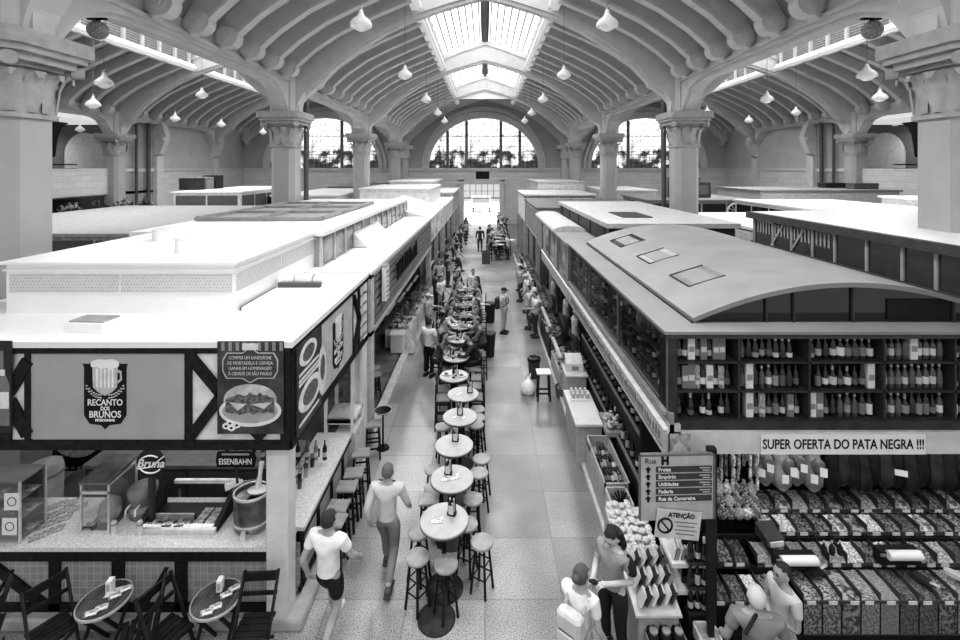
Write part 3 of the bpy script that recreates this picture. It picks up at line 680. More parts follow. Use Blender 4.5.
def simple_kiosk(name, label, x0, x1, y0, y1, z, side, roofm, bodym, face='side', windows=6, eave=.12, zb=2.6, upper=None, gable=False):
    """a market kiosk: roof slab, fascia band with panels, posts, dark interior"""
    t = T(name, label, 'kiosk')
    xs = x1 if side < 0 else x0
    if gable:
        MB().prism([(x0 - eave, z), (x1 + eave, z), ((x0 + x1) / 2, z + .7)], y0 - eave, y1 + eave, 'y').build('roof', roofm, t)
    else: MB().bx(x0 - eave, x1 + eave, y0 - eave, y1 + eave, z - .1, z).build('roof', roofm, t)
    fb = MB().bx(x0, x1, y0, y1, zb, z - .1).build('fascia', bodym, t)
    n = max(2, int((y1 - y0) / 1.5)); q = .03 * (1 if side < 0 else -1)
    m = MB()
    for k in range(n):
        ya = y0 + .15 + (y1 - y0 - .2) * k / n; yb = y0 + (y1 - y0 - .2) * (k + 1) / n
        m.bx(min(xs, xs + q), max(xs, xs + q), ya, yb, zb + .15, z - .25)
    m.build('side_panel', windows, fb)
    n = max(2, int((x1 - x0) / 1.4)); m = MB()
    for k in range(n):
        xa = x0 + .12 + (x1 - x0 - .2) * k / n; xb = x0 + (x1 - x0 - .2) * (k + 1) / n
        m.bx(xa, xb, y0 - .03, y0, zb + .15, z - .25)
    m.build('front_panel', windows, fb)
    each('post', [(x - .1, x + .1, y - .1, y + .1, 0, zb) for x in (x0, x1) for y in (y0, (y0 + y1) / 2, y1)], grey(.4), t)
    MB().bx(x0 + .5, x1 - .5, y0 + .4, y1 - .2, 0, zb).build('stall_body', mat('stall_dark', .03, .7, v2=.14, scale=3), t)
    if upper:
        ux0, ux1, uy0, uy1, uz = upper
        MB().bx(ux0, ux1, uy0, uy1, z, uz).build('upper_wall', bodym, t); MB().bx(ux0 - .08, ux1 + .08, uy0 - .08, uy1 + .08, uz, uz + .08).build('upper_roof', roofm, t)
    return t
WP = mat('panel_white', .75, .5); DG = mat('dark_glazing', .03, .08, spec=.6); MG = mat('mid_grey_board', .3, .6, amt=.2); LG = mat('light_grey_board', .55, .6, amt=.1)
simple_kiosk('market_kiosk', 'white kiosk with low gabled roof, second beyond the bar on its side', -7.5, -2.75, 22.8, 29.5, 3.95, -1, ROOFW, WP, windows=mat('shop_photo', .25, .4, v2=.8, scale=2), gable=True)
simple_kiosk('market_kiosk', 'white box kiosk with stepped upper roof, third beyond the bar on its side', -8.3, -2.7, 30.2, 38.5, 4.0, -1, ROOFW, WP, windows=LG, upper=(-8.2, -3.6, 30.4, 37.5, 5.0))
simple_kiosk('market_kiosk', 'pale kiosk nearest the far doorway on the bar side of the aisle', -4.3, -2.7, 39.2, 47.5, 4.4, -1, ROOFW, LG, windows=MG)
# bar-side background roofs
simple_kiosk('market_kiosk', 'wide grey flat-roofed kiosk beyond the raised bar roof', -21, -9.95, 15.7, 27.2, 4.2, -1, mat('grey_felt_roof', .33, .8, amt=.1), MG, windows=DG)
simple_kiosk('market_kiosk', 'white kiosk with dark door panels in the bar-side hall', -18.6, -14.6, 27.8, 36, 5.0, -1, ROOFW, WP, windows=mat('door_panel_dark', .12, .5), zb=3.0)
simple_kiosk('market_kiosk', 'low white kiosk behind the door-panel kiosk in the bar-side hall', -14.2, -9.95, 31, 41, 4.6, -1, ROOFW, WP, windows=LG)
simple_kiosk('market_kiosk', 'pale kiosk block between the bar-side columns farther back', -8.2, -4.6, 40, 50, 5.3, -1, ROOFW, WP, windows=LG, zb=3.4)
simple_kiosk('market_kiosk', 'dark glazed kiosk beside the first bar-side column', -14.0, -9.95, 41.5, 50, 4.8, -1, ROOFG, MG, windows=DG)
simple_kiosk('market_kiosk', 'low kiosk with crowded dark stall under the bar-side gallery', -27.0, -21.8, 19, 33, 3.4, -1, ROOFG, MG, windows=DG, zb=2.4)
t = T('roof_lattice', 'grey lattice of timbers lying flat on the white roof behind the bar', 'lattice', (-6.4, 16.2, 4.91))
m = MB()
for k in range(4): m.bx(-1.8, 1.8, -3 + k * 2 - .08, -3 + k * 2 + .08, 0, .1)
for k in range(3): m.bx(-1.8 + k * 1.75, -1.7 + k * 1.75, -3, 3, .02, .12)
m.build('timber', grey(.3), t); MB().bx(-1.7, 1.7, -2.9, 2.9, 0, .02).build('felt_sheet', grey(.35), t)

# ================================================================ wine kiosk on the opposite near corner
KW = T('wine_kiosk', 'corner wine and delicatessen kiosk with barrel roof and bottle shelves', 'kiosk')
WX0, WX1, WY0, WY1 = 2.54, 8.6, 6.4, 13.8
FRM = mat('shelf_frame', .05, .5, amt=.2)
m = MB().bx(WX0 - .1, WX1, WY0 - .1, WY1, 4.14, 4.18); m.build('roof', ROOFG, KW)
MB().bx(WX0 - .06, WX1, WY0 - .06, WY0 + .04, 4.07, 4.14).bx(WX0 - .06, WX0 + .04, WY0, WY1, 4.07, 4.14).build('cornice', grey(.08), KW)
ax, hw, rise, zb = 5.26, 2.28, .51, 4.18
arc = [(ax + hw * math.cos(math.pi * k / 24) , zb + rise * math.sin(math.pi * k / 24) ** 1.0) for k in range(25)]
arcs = [(ax - hw + 2 * hw * k / 24, zb + rise * (1 - ((k - 12) / 12) ** 2)) for k in range(25)]
br = MB().strip(arcs, [(x, z + .07) for x, z in arcs], 6.66, 13.6).build('barrel_roof', ROOFG, KW)
for y0, y1, mm in ((7.75, 8.55, .22), (9.6, 10.4, .42), (11.6, 12.6, .015)):
    z0 = lambda x: zb + rise * (1 - ((x - ax) / hw) ** 2) + .075
    MB().add([(3.4, y0, z0(3.4)), (4.0, y0, z0(4.0)), (4.0, y1, z0(4.0)), (3.4, y1, z0(3.4))], [(0, 1, 2, 3)]).build('roof_light', mat('roof_light_%d' % int(mm * 100), mm, .3), br)
    MB().beam((3.4, y0, z0(3.4)), (4.0, y0, z0(4.0)), .02, .02).beam((3.4, y1, z0(3.4)), (4.0, y1, z0(4.0)), .03, .03).beam((3.4, y0, z0(3.4)), (3.4, y1, z0(3.4)), .03, .02).build('roof_light_frame', grey(.05), br)
MB().beam((2.97, 6.66, 4.19), (2.97, 13.6, 4.19), .03, .03).build('gutter_line', grey(.05), br)
MB().prism(arcs, 6.72, 6.76).build('lunette_pane', mat('lunette_glass', .012, .06, spec=.8), KW)
each('lunette_bar', [(x - q, x + q, 6.68, 6.72, zb, zb + rise * (1 - ((x - ax) / hw) ** 2) * u) for x, q, u in ((5.3, .012, 1), (6.75, .012, 1), (4.05, .008, .95), (4.45, .008, .95))], grey(.07), KW)
MB().bx(5.8, 6.7, 6.70, 6.72, zb + .04, zb + .33).build('lunette_sash', grey(.02), KW)
# shelves: front band and aisle-side band
m = MB()
FZ = (2.93, 3.33, 3.73, 4.07)
for z in FZ[:3]: m.bx(WX0, WX1, WY0, WY0 + .34, z - .024, z)
CABX = [WX0 + .02, 3.50, 4.47, 5.50, 6.48, 7.5]
for x in CABX: m.bx(x - .015, x + .015, WY0, WY0 + .34, 2.8, 4.07)
m.bx(WX0, WX1, WY0 - .01, WY0 + .3, 2.8, 2.92)
m.bx(WX0, WX0 + .1, WY0 - .02, WY0 + .3, 2.8, 4.07); m.build('front_shelf', FRM, KW)
MB().bx(WX0, WX1, WY0 + .34, WY0 + .38, 2.8, 4.07).build('shelf_back', mat('shelf_back', .022, .6, v2=.05, scale=5), KW)
m = MB()
SZ = (3.06, 3.38, 3.68)
for z in SZ: m.bx(WX0 + .03, WX0 + .34, WY0 + .3, WY1, z - .03, z)
for k in range(8): y = 6.7 + k * 1.0; m.bx(WX0 + .03, WX0 + .3, y - .02, y + .02, 3.05, 3.97)
m.build('side_shelf', FRM, KW)
MB().bx(WX0 + .36, WX0 + .4, WY0 + .3, WY1, 2.8, 4.07).build('side_shelf_back', mat('shelf_back', .022, .6, v2=.05, scale=5), KW)
MB().bx(WX0 - .0, WX0 + .006, WY0 + .1, WY1, 3.08, 4.07).build('side_pane', glass_mat('shelf_glass', .85, .10), KW)
m = MB()
each('side_mullion', [(WX0 - .02, WX0 + .03, 6.42 + k * 2.4, 6.48 + k * 2.4, 3.05, 4.07) for k in range(4)], grey(.12), KW)
# fascia boards: front banner band, aisle-side light board
MB().bx(WX0 - .04, WX1, WY0 - .06, WY0 - .0, 2.50, 2.80).build('front_fascia', mat('banner_band', .62, .5, amt=.12, scale=3), KW)
MB().bx(WX0 - .06, WX0 - .0, WY0 - .06, WY1, 2.42, 2.78).build('side_fascia', mat('side_fascia', .46, .5, amt=.15, scale=6), KW)
MB().bx(WX0 - .09, WX0 - .02, WY0 - .02, WY1, 2.80, 2.83).build('light_strip', mat('tube_light', .8, .4, emit=.15), KW)
m = MB().bx(WX0 - .02, WX0 + .04, WY0 - .06, WY1, 2.76, 3.05).bx(WX0 - .1, WX0, WY0, WY1, 3.0, 3.05); m.build('side_gutter', grey(.28), KW)
m = MB().bx(WX0 - .07, WX0 - .058, 6.5, 13.5, 2.5, 2.52)
j = random.Random(9)
for k in range(60): y = 6.6 + k * .115; m.bx(WX0 - .07, WX0 - .058, y, y + .06 * j.random() + .03, 2.56, 2.56 + .08 + .06 * j.random())
m.build('printed_pattern', grey(.2), KW)
MB().bx(WX0 - .03, WX0 + .13, WY0 - .06, WY0 + .06, 2.42, 2.9).build('corner_cap', grey(.5), KW)
MB().bx(2.56, WX1, 7.62, 7.7, .3, 2.8).build('back_wall', mat('deli_back', .012, .8), KW)
MB().bx(2.56, WX1, 6.4, 7.7, 2.74, 2.80).build('soffit', grey(.05), KW)
MB().bx(3.35, 3.42, 7.7, 13.8, 0, 2.8).build('side_back_wall', mat('deli_back', .012, .8), KW)
MB().bx(2.6, 3.4, 7.7, 13.8, 2.70, 2.76).build('side_soffit', grey(.06), KW)
pc = T('fascia_picture', 'faded picture patch on the wine kiosk front fascia near its corner', 'picture', (fx(678, WY0), WY0 - .065, 2.65))
MB().bx(-.14, .14, -.01, 0, -.13, .13).build('print', mat('faded_print', .25, .6, v2=.6, scale=12), pc); MB().prism([(-.14, -.13), (.14, -.13), (-.02, .05)], -.014, -.008).build('printed_slope', grey(.6), pc)
bn = T('offer_banner', 'white paper banner with black capitals on the wine kiosk front fascia', 'banner', (fx(839, WY0), WY0 - .07, 2.645))
MB().bx(-1.12, 1.12, -.008, 0, -.14, .13).build('paper', WHT, bn)
text('SUPER OFERTA DO PATA NEGRA !!!', .185, BTXT, bn, 0, -.005, -.012, bold=.0022, wx=.745)

# second kiosk on the wine side, glazed with food photographs
K2 = T('glazed_kiosk', 'second wine-side kiosk with photo-covered glazing and a dark raised storey', 'kiosk')
MB().bx(2.5, 8.4, 14.0, 23.5, 4.0, 4.08).build('roof', ROOFG, K2)
MB().bx(2.56, 2.6, 14.1, 20.5, 2.85, 3.98).build('side_pane', mat('food_photo', .08, .15, v2=.75, scale=1.1, detail=5), K2)
m = MB()
for y in (14.05, 16.2, 18.3, 20.45): m.bx(2.5, 2.62, y - .06, y + .06, 2.5, 4.0)
m.bx(2.5, 2.6, 14, 20.5, 2.8, 2.88); m.build('window_frame', grey(.2), K2)
MB().bx(WX0 - .06, WX0 - .0, 13.9, 20.4, 2.42, 2.78).build('side_fascia', mat('side_fascia', .46, .5, amt=.15, scale=6), K2); MB().bx(WX0 - .09, WX0 - .02, 13.9, 20.4, 2.80, 2.83).build('light_strip', mat('tube_light', .8, .4, emit=.15), K2)
MB().bx(3.4, 3.46, 13.9, 20.6, 0, 2.8).build('back_wall', mat('deli_back', .012, .8), K2); MB().bx(2.6, 3.4, 13.9, 20.6, 2.70, 2.76).build('soffit', grey(.06), K2)
up = MB().bx(3.72, 7.5, 13.95, 23.0, 4.08, 4.6).build('raised_storey', mat('dark_cladding', .05, .5), K2)
MB().bx(3.64, 7.62, 13.85, 23.2, 4.6, 4.74).build('raised_roof', mat('pale_grey_roof', .5, .6), K2)
MB().bx(4.6, 5.6, 15.5, 17.3, 4.74, 4.77).build('roof_light', grey(.06), K2)
m = MB()
for k in range(5): y = 14.4 + k * 2; m.bx(3.70, 3.74, y, y + .06, 4.08, 4.6)
m.build('cladding_post', grey(.02), up)
arc2 = [(3.1 + .62 * math.cos(math.pi * k / 12), 4.08 + .2 * math.sin(math.pi * k / 12)) for k in range(13)]
MB().prism(arc2, 17.0, 23.0).build('small_barrel_roof', mat('pale_grey_roof', .5, .6), K2)
MB().bx(3.2, 8.2, 20.6, 23.3, 0, 2.6).bx(2.6, 8.2, 20.6, 23.3, 2.6, 4).build('end_wall', MG, K2)
simple_kiosk('market_kiosk', 'grey kiosk with arched upper openings, third on the wine side', 2.75, 9.0, 24.2, 31.0, 4.35, 1, mat('dark_grey_roof', .14, .6), LG, windows=MG)
simple_kiosk('market_kiosk', 'pale kiosk with tall white panels, fourth on the wine side', 2.75, 7.5, 31.7, 38.2, 4.6, 1, mat('pale_grey_roof', .5, .6), MG, windows=WP)
simple_kiosk('market_kiosk', 'large pale box kiosk farthest along the wine side', 4.4, 8.2, 38.6, 47.5, 5.3, 1, mat('pale_grey_roof', .5, .6), mat('box_wall', .6, .6), windows=mat('box_wall', .6, .6), zb=3.2)
# glass clerestory kiosk against the pier
KG = T('clerestory_kiosk', 'kiosk with a long dark glass clerestory and white roof round the wine-side pier', 'kiosk')
GX, GY0, GY1, GZ = 7.2, 5.2, 12.5, 5.15
MB().prism([(GX - .1, GY0), (15.5, GY0), (15.5, 14.2), (GX + .2, GY1 + .25), (GX - .1, GY1 + .1)], GZ, GZ + .06, 'z').build('roof', ROOFW, KG)
MB().bx(GX - .12, GX + .02, GY0, GY1 + .12, GZ - .09, GZ + .07).bx(GX - .06, GX + .1, GY0, GY1, 4.36, 4.46).build('rail', grey(.06), KG)
MB().bx(GX, GX + .03, GY0, GY1, 4.4, GZ - .08).build('clerestory_pane', mat('clerestory_glass', .015, .05, v2=.03, spec=.9), KG)
each('mullion', [(GX - .03, GX + .02, y - .03, y + .03, 4.4, GZ) for y in (12.4, 11.6, 10.9, 10.2, 9.55, 8.75, 8.0, 7.4)], grey(.28), KG)
m = MB()
for a in (11.7, 10.95): m.beam((GX - .01, a, 4.42), (GX - .01, a - .5, GZ - .1), .03, .05)
for k in range(22): y = 9.7 + k * .12; m.bx(GX - .012, GX - .006, y, y + .05, 4.72, 5.0)
m.build('brace', grey(.3), KG)
MB().bx(8.7, 15.4, 6, 12.4, 0, GZ).build('body', grey(.2), KG)
# wine-side background
simple_kiosk('market_kiosk', 'low kiosk with dark-framed pale roof behind the clerestory kiosk', 14.8, 20.5, 21, 27.5, 4.55, 1, ROOFW, WP, windows=DG, zb=3.2)
simple_kiosk('market_kiosk', 'white box kiosk with round vents beside the wine-side pier', 20.9, 25.5, 20.5, 24.5, 4.95, 1, ROOFW, WP, windows=WP, zb=3.0)
simple_kiosk('market_kiosk', 'dark kiosk with round arched signs in the wine-side hall', 9.95, 16.2, 28.0, 33.5, 4.5, 1, ROOFG, MG, windows=DG, zb=3.2)
simple_kiosk('market_kiosk', 'long grey kiosk under the wine-side gallery', 17.5, 26.3, 29.5, 35.0, 5.0, 1, ROOFG, LG, windows=LG, zb=3.6)
simple_kiosk('market_kiosk', 'low white kiosk just behind the first wine-side column', 9.95, 14, 38, 46, 4.6, 1, ROOFW, WP, windows=LG, zb=3.2)
simple_kiosk('market_kiosk', 'flat white-roofed kiosk between the wine kiosk rows', 9.95, 14.0, 15.2, 23.0, 4.2, 1, ROOFW, WP, windows=LG, zb=2.6)
t = T('rooftop_unit', 'large dark box unit standing on a kiosk roof in the wine-side hall', 'unit', (13.4, 30.5, 4.5))
MB().bbox(-1.1, 1.1, -.7, .7, 0, 1.0, .04).build('body', grey(.07), t); MB().bx(-1.1, 1.1, .75, 1.6, 0, 1.3).build('rear_case', grey(.2), t); MB().bx(-.9, .9, -.72, -.7, .2, .8).build('grille', grey(.12), t)
for px, py, Y, sz, lb in ((246, 188, 30.5, .9, 'dark crates and machine heaped on the door-panel kiosk roof'), (212, 186, 33, 1.0, 'second dark stack of goods on the door-panel kiosk roof')): pass
for px, Y, z, w, h, v, lb in ((192, 30, 5.0, 1.2, .75, .05, 'black machine standing on the door-panel kiosk roof'), (204, 31, 5.0, .9, .8, .3, 'grey crate stack on the door-panel kiosk roof beside the black machine'), (213, 32, 5.0, 1.0, .9, .04, 'black cabinet at the end of the door-panel kiosk roof'),
                          (689, 32.8, 4.5, .7, .7, .02, 'small black box on a dark kiosk roof beside the first wine-side column'), (832, 33, 5.0, 1.5, .35, .03, 'low black crates on the long grey kiosk under the gallery'), (862, 31, 5.0, 1.6, .4, .1, 'flat dark case on the long grey kiosk under the gallery')):
    t = T('rooftop_box', lb, 'box', (fx(px, Y), Y, z)); MB().bbox(-w / 2, w / 2, -.4, .4, 0, h, .03).build('body', grey(v), t); MB().bx(-w / 2 - .02, w / 2 + .02, -.42, .42, h * .8, h * .86).build('band', grey(v * .5 + .02), t)
for i, (px, r) in enumerate(((757, .55), (736, .42))):
    Y = 27.9; t = T('arched_sign', ('larger' if i == 0 else 'smaller') + ' white fan-shaped arched sign on the dark wine-side kiosk', 'sign', (fx(px, Y), Y, 3.75))
    m = MB()
    for k in range(7):
        a = math.pi * k / 6; m.beam((r * .3 * math.cos(a), 0, r * .3 * math.sin(a)), (r * 1.2 * math.cos(a), 0, r * 1.2 * math.sin(a)), .05, .05)
    m.build('fan_ray', WHT, t); MB().tube([(r * 1.25 * math.cos(math.pi * k / 12), 0, r * 1.25 * math.sin(math.pi * k / 12)) for k in range(13)], .06, 6).build('arch_rim', WHT, t)

# fill lights added to brighten the two corner kiosks, no fixtures
for nm, x, y, z, sx_, sy_, en in (('bar_fill_light', -5.4, 6.75, 2.68, 4.6, .12, 12), ('deli_fill_light', 5.6, 6.62, 2.72, 5.0, .12, 20), ('bar_inner_fill', -5.5, 8.6, 2.68, 3.0, .2, 18)):
    la = bpy.data.lights.new(nm, 'AREA'); la.shape = 'RECTANGLE'; la.size = sx_; la.size_y = sy_; la.energy = en
    o = bpy.data.objects.new(nm, la); COL.objects.link(o); o.location = (x, y, z)
# ================================================================ bar furniture
WOODL = mat('pale_table_top', .46, .4, amt=.08, scale=5)
WOODS = mat('stool_seat_wood', .34, .45, amt=.25, scale=4)
WOODD = mat('dark_stained_wood', .02, .45, amt=.4, scale=10)
METB = mat('black_metal', .02, .35, .3)
def make_round_stool():
    t = T('bar_stool', 'x', 'stool')
    m = MB().lathe([(.0, .70), (.15, .70), (.172, .715), (.175, .74), (.165, .752), (0, .754)], n=24); m.build('seat', WOODS, t)
    for k in range(4):
        a = R(45 + 90 * k); MB().tube([(.10 * math.cos(a), .10 * math.sin(a), .71), (.175 * math.cos(a), .175 * math.sin(a), 0)], [.017, .02], 8).build('leg', WOODD, t)
    for z in (.25, .45):
        m = MB(); r = .10 + .075 * (.71 - z) / .71
        for k in range(4):
            a = R(45 + 90 * k); b = a + R(90); m.tube([(r * math.cos(a), r * math.sin(a), z), (r * math.cos(b), r * math.sin(b), z)], .011, 6)
        m.build('foot_rail', WOODD, t)
    return t
def make_square_stool():
    t = T('square_stool', 'x', 'stool')
    m = MB().bbox(-.17, .17, -.15, .15, .71, .75, .012); m.build('seat', WOODS, t)
    for sx in (-1, 1):
        for sy in (-1, 1): MB().beam((sx * .12, sy * .1, .71), (sx * .16, sy * .145, 0), .036, .036).build('leg', WOODD, t)
    for z in (.2, .42):
        q = .12 + .04 * (.71 - z) / .71; u = .1 + .045 * (.71 - z) / .71; m = MB()
        for sx in (-1, 1): m.beam((sx * q, -u, z), (sx * q, u, z), .02, .03)
        for sy in (-1, 1): m.beam((-q, sy * u, z + .05), (q, sy * u, z + .05), .02, .03)
        m.build('foot_rail', WOODD, t)
    return t
def make_back_stool():
    t = T('bar_chair', 'x', 'chair')
    MB().bbox(-.19, .19, -.18, .18, .70, .74, .012).build('seat', mat('bar_chair_seat', .22, .45, amt=.3, scale=5), t)
    for sx in (-1, 1):
        for sy in (-1, 1): MB().beam((sx * .165, sy * .155, 1.12 if sy < 0 else .71), (sx * .185, sy * .175, 0), .034, .034).build('leg', WOODD, t)
    m = MB()
    for z in (.86, .97, 1.08): m.bx(-.17, .17, -.175, -.15, z - .025, z + .025)
    m.build('back_slat', WOODD, t)
    m = MB()
    for z in (.22, .45):
        for sx in (-1, 1): m.beam((sx * .18, -.165, z), (sx * .18, .165, z), .02, .028)
        for sy in (-1, 1): m.beam((-.18, sy * .165, z + .03), (.18, sy * .165, z + .03), .02, .028)
    m.build('foot_rail', WOODD, t)
    return t
def make_table():
    t = T('bar_table', 'x', 'table')
    MB().lathe([(0, 1.015), (.33, 1.015), (.365, 1.022), (.37, 1.04), (.362, 1.05), (0, 1.052)], n=36).build('table_top', WOODL, t)
    MB().lathe([(.35, 1.005), (.373, 1.01), (.375, 1.03), (.35, 1.035)], n=36).build('edge_band', mat('table_edge', .12, .4), t)
    MB().tube([(0, 0, .03), (0, 0, 1.015)], .04, 12).build('column_stem', METB, t)
    MB().lathe([(0, .035), (.06, .06), (.22, .035), (.29, .012), (.29, 0), (0, 0)], n=28).build('base_plate', mat('base_plate_dark', .05, .4, amt=.3), t)
    for k in range(4):
        a = R(45 + 90 * k); MB().beam((.04 * math.cos(a), .04 * math.sin(a), .80), (.28 * math.cos(a), .28 * math.sin(a), 1.01), .03, .03).build('strut', METB, t)
    return t
def make_caddy():
    t = T('sauce_caddy', 'x', 'caddy')
    MB().bbox(-.065, .065, -.045, .045, 0, .05, .006).build('tray', BLK, t)
    MB().tube([(-.06, 0, .04), (-.06, 0, .26), (0, 0, .29), (.06, 0, .26), (.06, 0, .04)], .007, 6).build('handle', BLK, t)
    for k, (x, v) in enumerate(((-.03, .03), (.03, .35))):
        b = MB().lathe([(.024, 0), (.026, .01), (.026, .12), (.012, .17), (.011, .2)], (x, 0, .02), 10).build('sauce_bottle', grey(v, .3), t); MB().lathe([(.013, .2), (.014, .23), (0, .235)], (x, 0, .02), 8).build('cap', grey(.7), b)
    MB().bx(-.04, .04, -.05, -.046, .03, .16).build('label_card', grey(.65), t)
    return t
def make_leaflet():
    t = T('menu_leaflet', 'x', 'leaflet')
    MB().bx(-.10, .10, -.07, .07, 0, .003).build('sheet', mat('leaflet_print', .15, .5, v2=.7, scale=28), t); MB().bx(-.09, .02, -.06, .0, .003, .004).bx(.03, .09, .01, .06, .003, .004).build('printed_block', grey(.75), t)
    return t
rs, sq, bc, tb, cd, lf = make_round_stool(), make_square_stool(), make_back_stool(), make_table(), make_caddy(), make_leaflet()
used = set()
def put(proto, loc, rz, label, group=None, sc=None):
    if proto.name not in used:
        used.add(proto.name); proto.location = loc; proto.rotation_euler = (0, 0, rz); proto['label'] = label
        if group: proto['group'] = group
        if sc: proto.scale = (sc,) * 3
        return proto
    return dup(proto, loc, rz, label, group, sc)
TABS = [(-.62, 7.08), (-.57, 8.03), (-.60, 9.0), (-.54, 10.03), (-.52, 11.03), (-.80, 12.0), (-.82, 13.2), (-.82, 14.6), (-.82, 15.8), (-.85, 17.0), (-.85, 18.2), (-.85, 19.4), (-.85, 20.6)]
for i, (x, y) in enumerate(TABS):
    put(tb, (x, y, 0), 0.3 * i, '%s round pale bar table in the aisle row, counted from the front' % ORD[i], 'round bar tables in the aisle')
    if i < 12: put(cd, (x + (.11, -.07, .02, .0, .16, .05, -.12, .03, -.05, .08, 0, .05)[i] , y + (.1, .1, .12, .05, .05, .0, .05, .05, .1, 0, .05, .02)[i], 1.052), (i * .7) % .6 - .3, 'black sauce caddy standing on the %s table of the aisle row' % ORD[i], 'sauce caddies')
    if i in (0, 1, 3, 4): put(lf, (x - .1, y - .02, 1.053), .1 * i, 'printed leaflet lying flat on the %s table of the aisle row' % ORD[i], 'table leaflets')
dup(lf, (-.47, 10.0, 1.053), 1.2, 'second leaflet, on the caddy\u2019s far side, on the fourth aisle table', 'table leaflets')
dup(lf, (-.52, 8.05, 1.053), .4, 'small leaflet tucked behind the caddy on the second aisle table', 'table leaflets')
def zfl(px, py, z=.75): return floor_at(px, py, z)
ST = [(482, 541, 'alone on the wine side of the first table'), (417.6, 556, 'at the front corner of the first table, bar side'), (446, 563, 'directly in front of the first table, on its dark base'), (467, 523, 'half hidden behind the first table on the wine side'), (419, 531, 'half hidden by the first table on the bar side'),
      (473, 498, 'between the first and second tables on the wine side'), (434, 487, 'close under the second table, bar side'), (434, 469, 'behind the second table, bar side'), (479, 472, 'beside the second table on the wine side'), (481.5, 458, 'behind the second table on the wine side'),
      (443, 426, 'beside the third table on the bar side'), (476, 424, 'nearest of three by the fourth table, wine side'), (478, 417, 'middle of three by the fourth table, wine side'), (477.5, 408.5, 'farthest of three by the fourth table, wine side')]
for px, py, lb in ST:
    x, y, _ = zfl(px, py); put(rs, (x, y, 0), px * .1, 'round wooden bar stool ' + lb, 'round bar stools')
x, y, _ = zfl(429, 498); put(sq, (x, y, 0), .1, 'square-topped stool between the first and second tables on the bar side', 'square stools')
for i, (px, py) in enumerate(((335, 519), (338, 505), (347, 485.5), (354, 472), (361, 452), (373, 423))):
    x, y, _ = zfl(px, py); put(sq, (x, y, 0), .06 * i - .1, ['square stool nearest the corner pillar at the tiled bar counter, mostly hidden by a person', 'second square stool from the corner pillar at the tiled bar counter', 'third square stool from the corner pillar at the tiled bar counter', 'fourth square stool from the corner pillar at the tiled bar counter', 'fifth square stool from the corner pillar at the tiled bar counter', 'last square stool along the bar, holding a black tray at its back'][i], 'square stools along the bar')
BC = [(443, 388, 1.57, 'bar side of the fifth table'), (443, 397, 1.57, 'bar side, between fourth and fifth tables'), (447, 378, 1.57, 'bar side, behind the fifth table'), (446, 368, 1.57, 'bar side of the sixth table'), (476, 368, -1.57, 'wine side of the sixth table'), (476, 385, -1.57, 'wine side of the fifth table'), (477, 396, -1.57, 'wine side, just behind the round stools'), (478, 377, -1.57, 'wine side, between fifth and sixth tables')]
for px, py, a, lb in BC:
    x, y, _ = zfl(px, py, .74); put(bc, (x, y, 0), -a, 'dark slat-backed bar chair, ' + lb, 'slat-backed bar chairs')
for k in range(5):
    put(bc, (-.12, 14.2 + 1.3 * k, 0), 1.57, 'dark slat-backed bar chair under the crowd, %s along the wine side' % ORD[k], 'slat-backed bar chairs'); put(bc, (-1.62, 14.6 + 1.3 * k, 0), -1.57, 'dark slat-backed bar chair under the crowd, %s along the bar side' % ORD[k], 'slat-backed bar chairs')
for k in range(6):
    px, py = ((372, 402), (374, 394), (376, 386), (378, 378), (380, 370), (381, 364))[k]
    x, y, _ = zfl(px, py); t = put(rs, (-3.02 - .12 * (k % 2), 11.1 + .42 * k, 0), k, 'dark tall stool pushed against the slatted kiosk, %s in the line' % ORD[k], 'stools by the slatted kiosk')
t = T('round_tray', 'round black tray with a pale rim leaning on the last bar stool', 'tray', (floor_at(383, 411, .85)[0], floor_at(383, 411, .85)[1], .84)); MB().lathe([(0, .0), (.17, 0), (.2, .03), (.19, .03), (.165, .012), (0, .012)], n=24).build('pan', BLK, t); MB().lathe([(.188, .028), (.2, .028), (.202, .04), (.19, .04)], n=24).build('rim', grey(.6, .3), t)
MB().tube([(0, 0, -.84), (0, 0, 0)], .02, 8).lathe([(0, -.84), (.15, -.84), (.13, -.81), (0, -.8)], n=14).build('stand', BLK, t)
t = T('floor_plate', 'round dark metal plate set flat on the floor in front of the tables', 'plate', floor_at(436.5, 619)); MB().lathe([(0, 0), (.27, 0), (.27, .006), (.26, .01), (0, .01)], n=32).build('disc', mat('floor_plate_dark', .06, .5, amt=.3), t); MB().lathe([(.255, .009), (.27, .009), (.27, .013), (.255, .013)], n=32).build('rim', grey(.04), t)

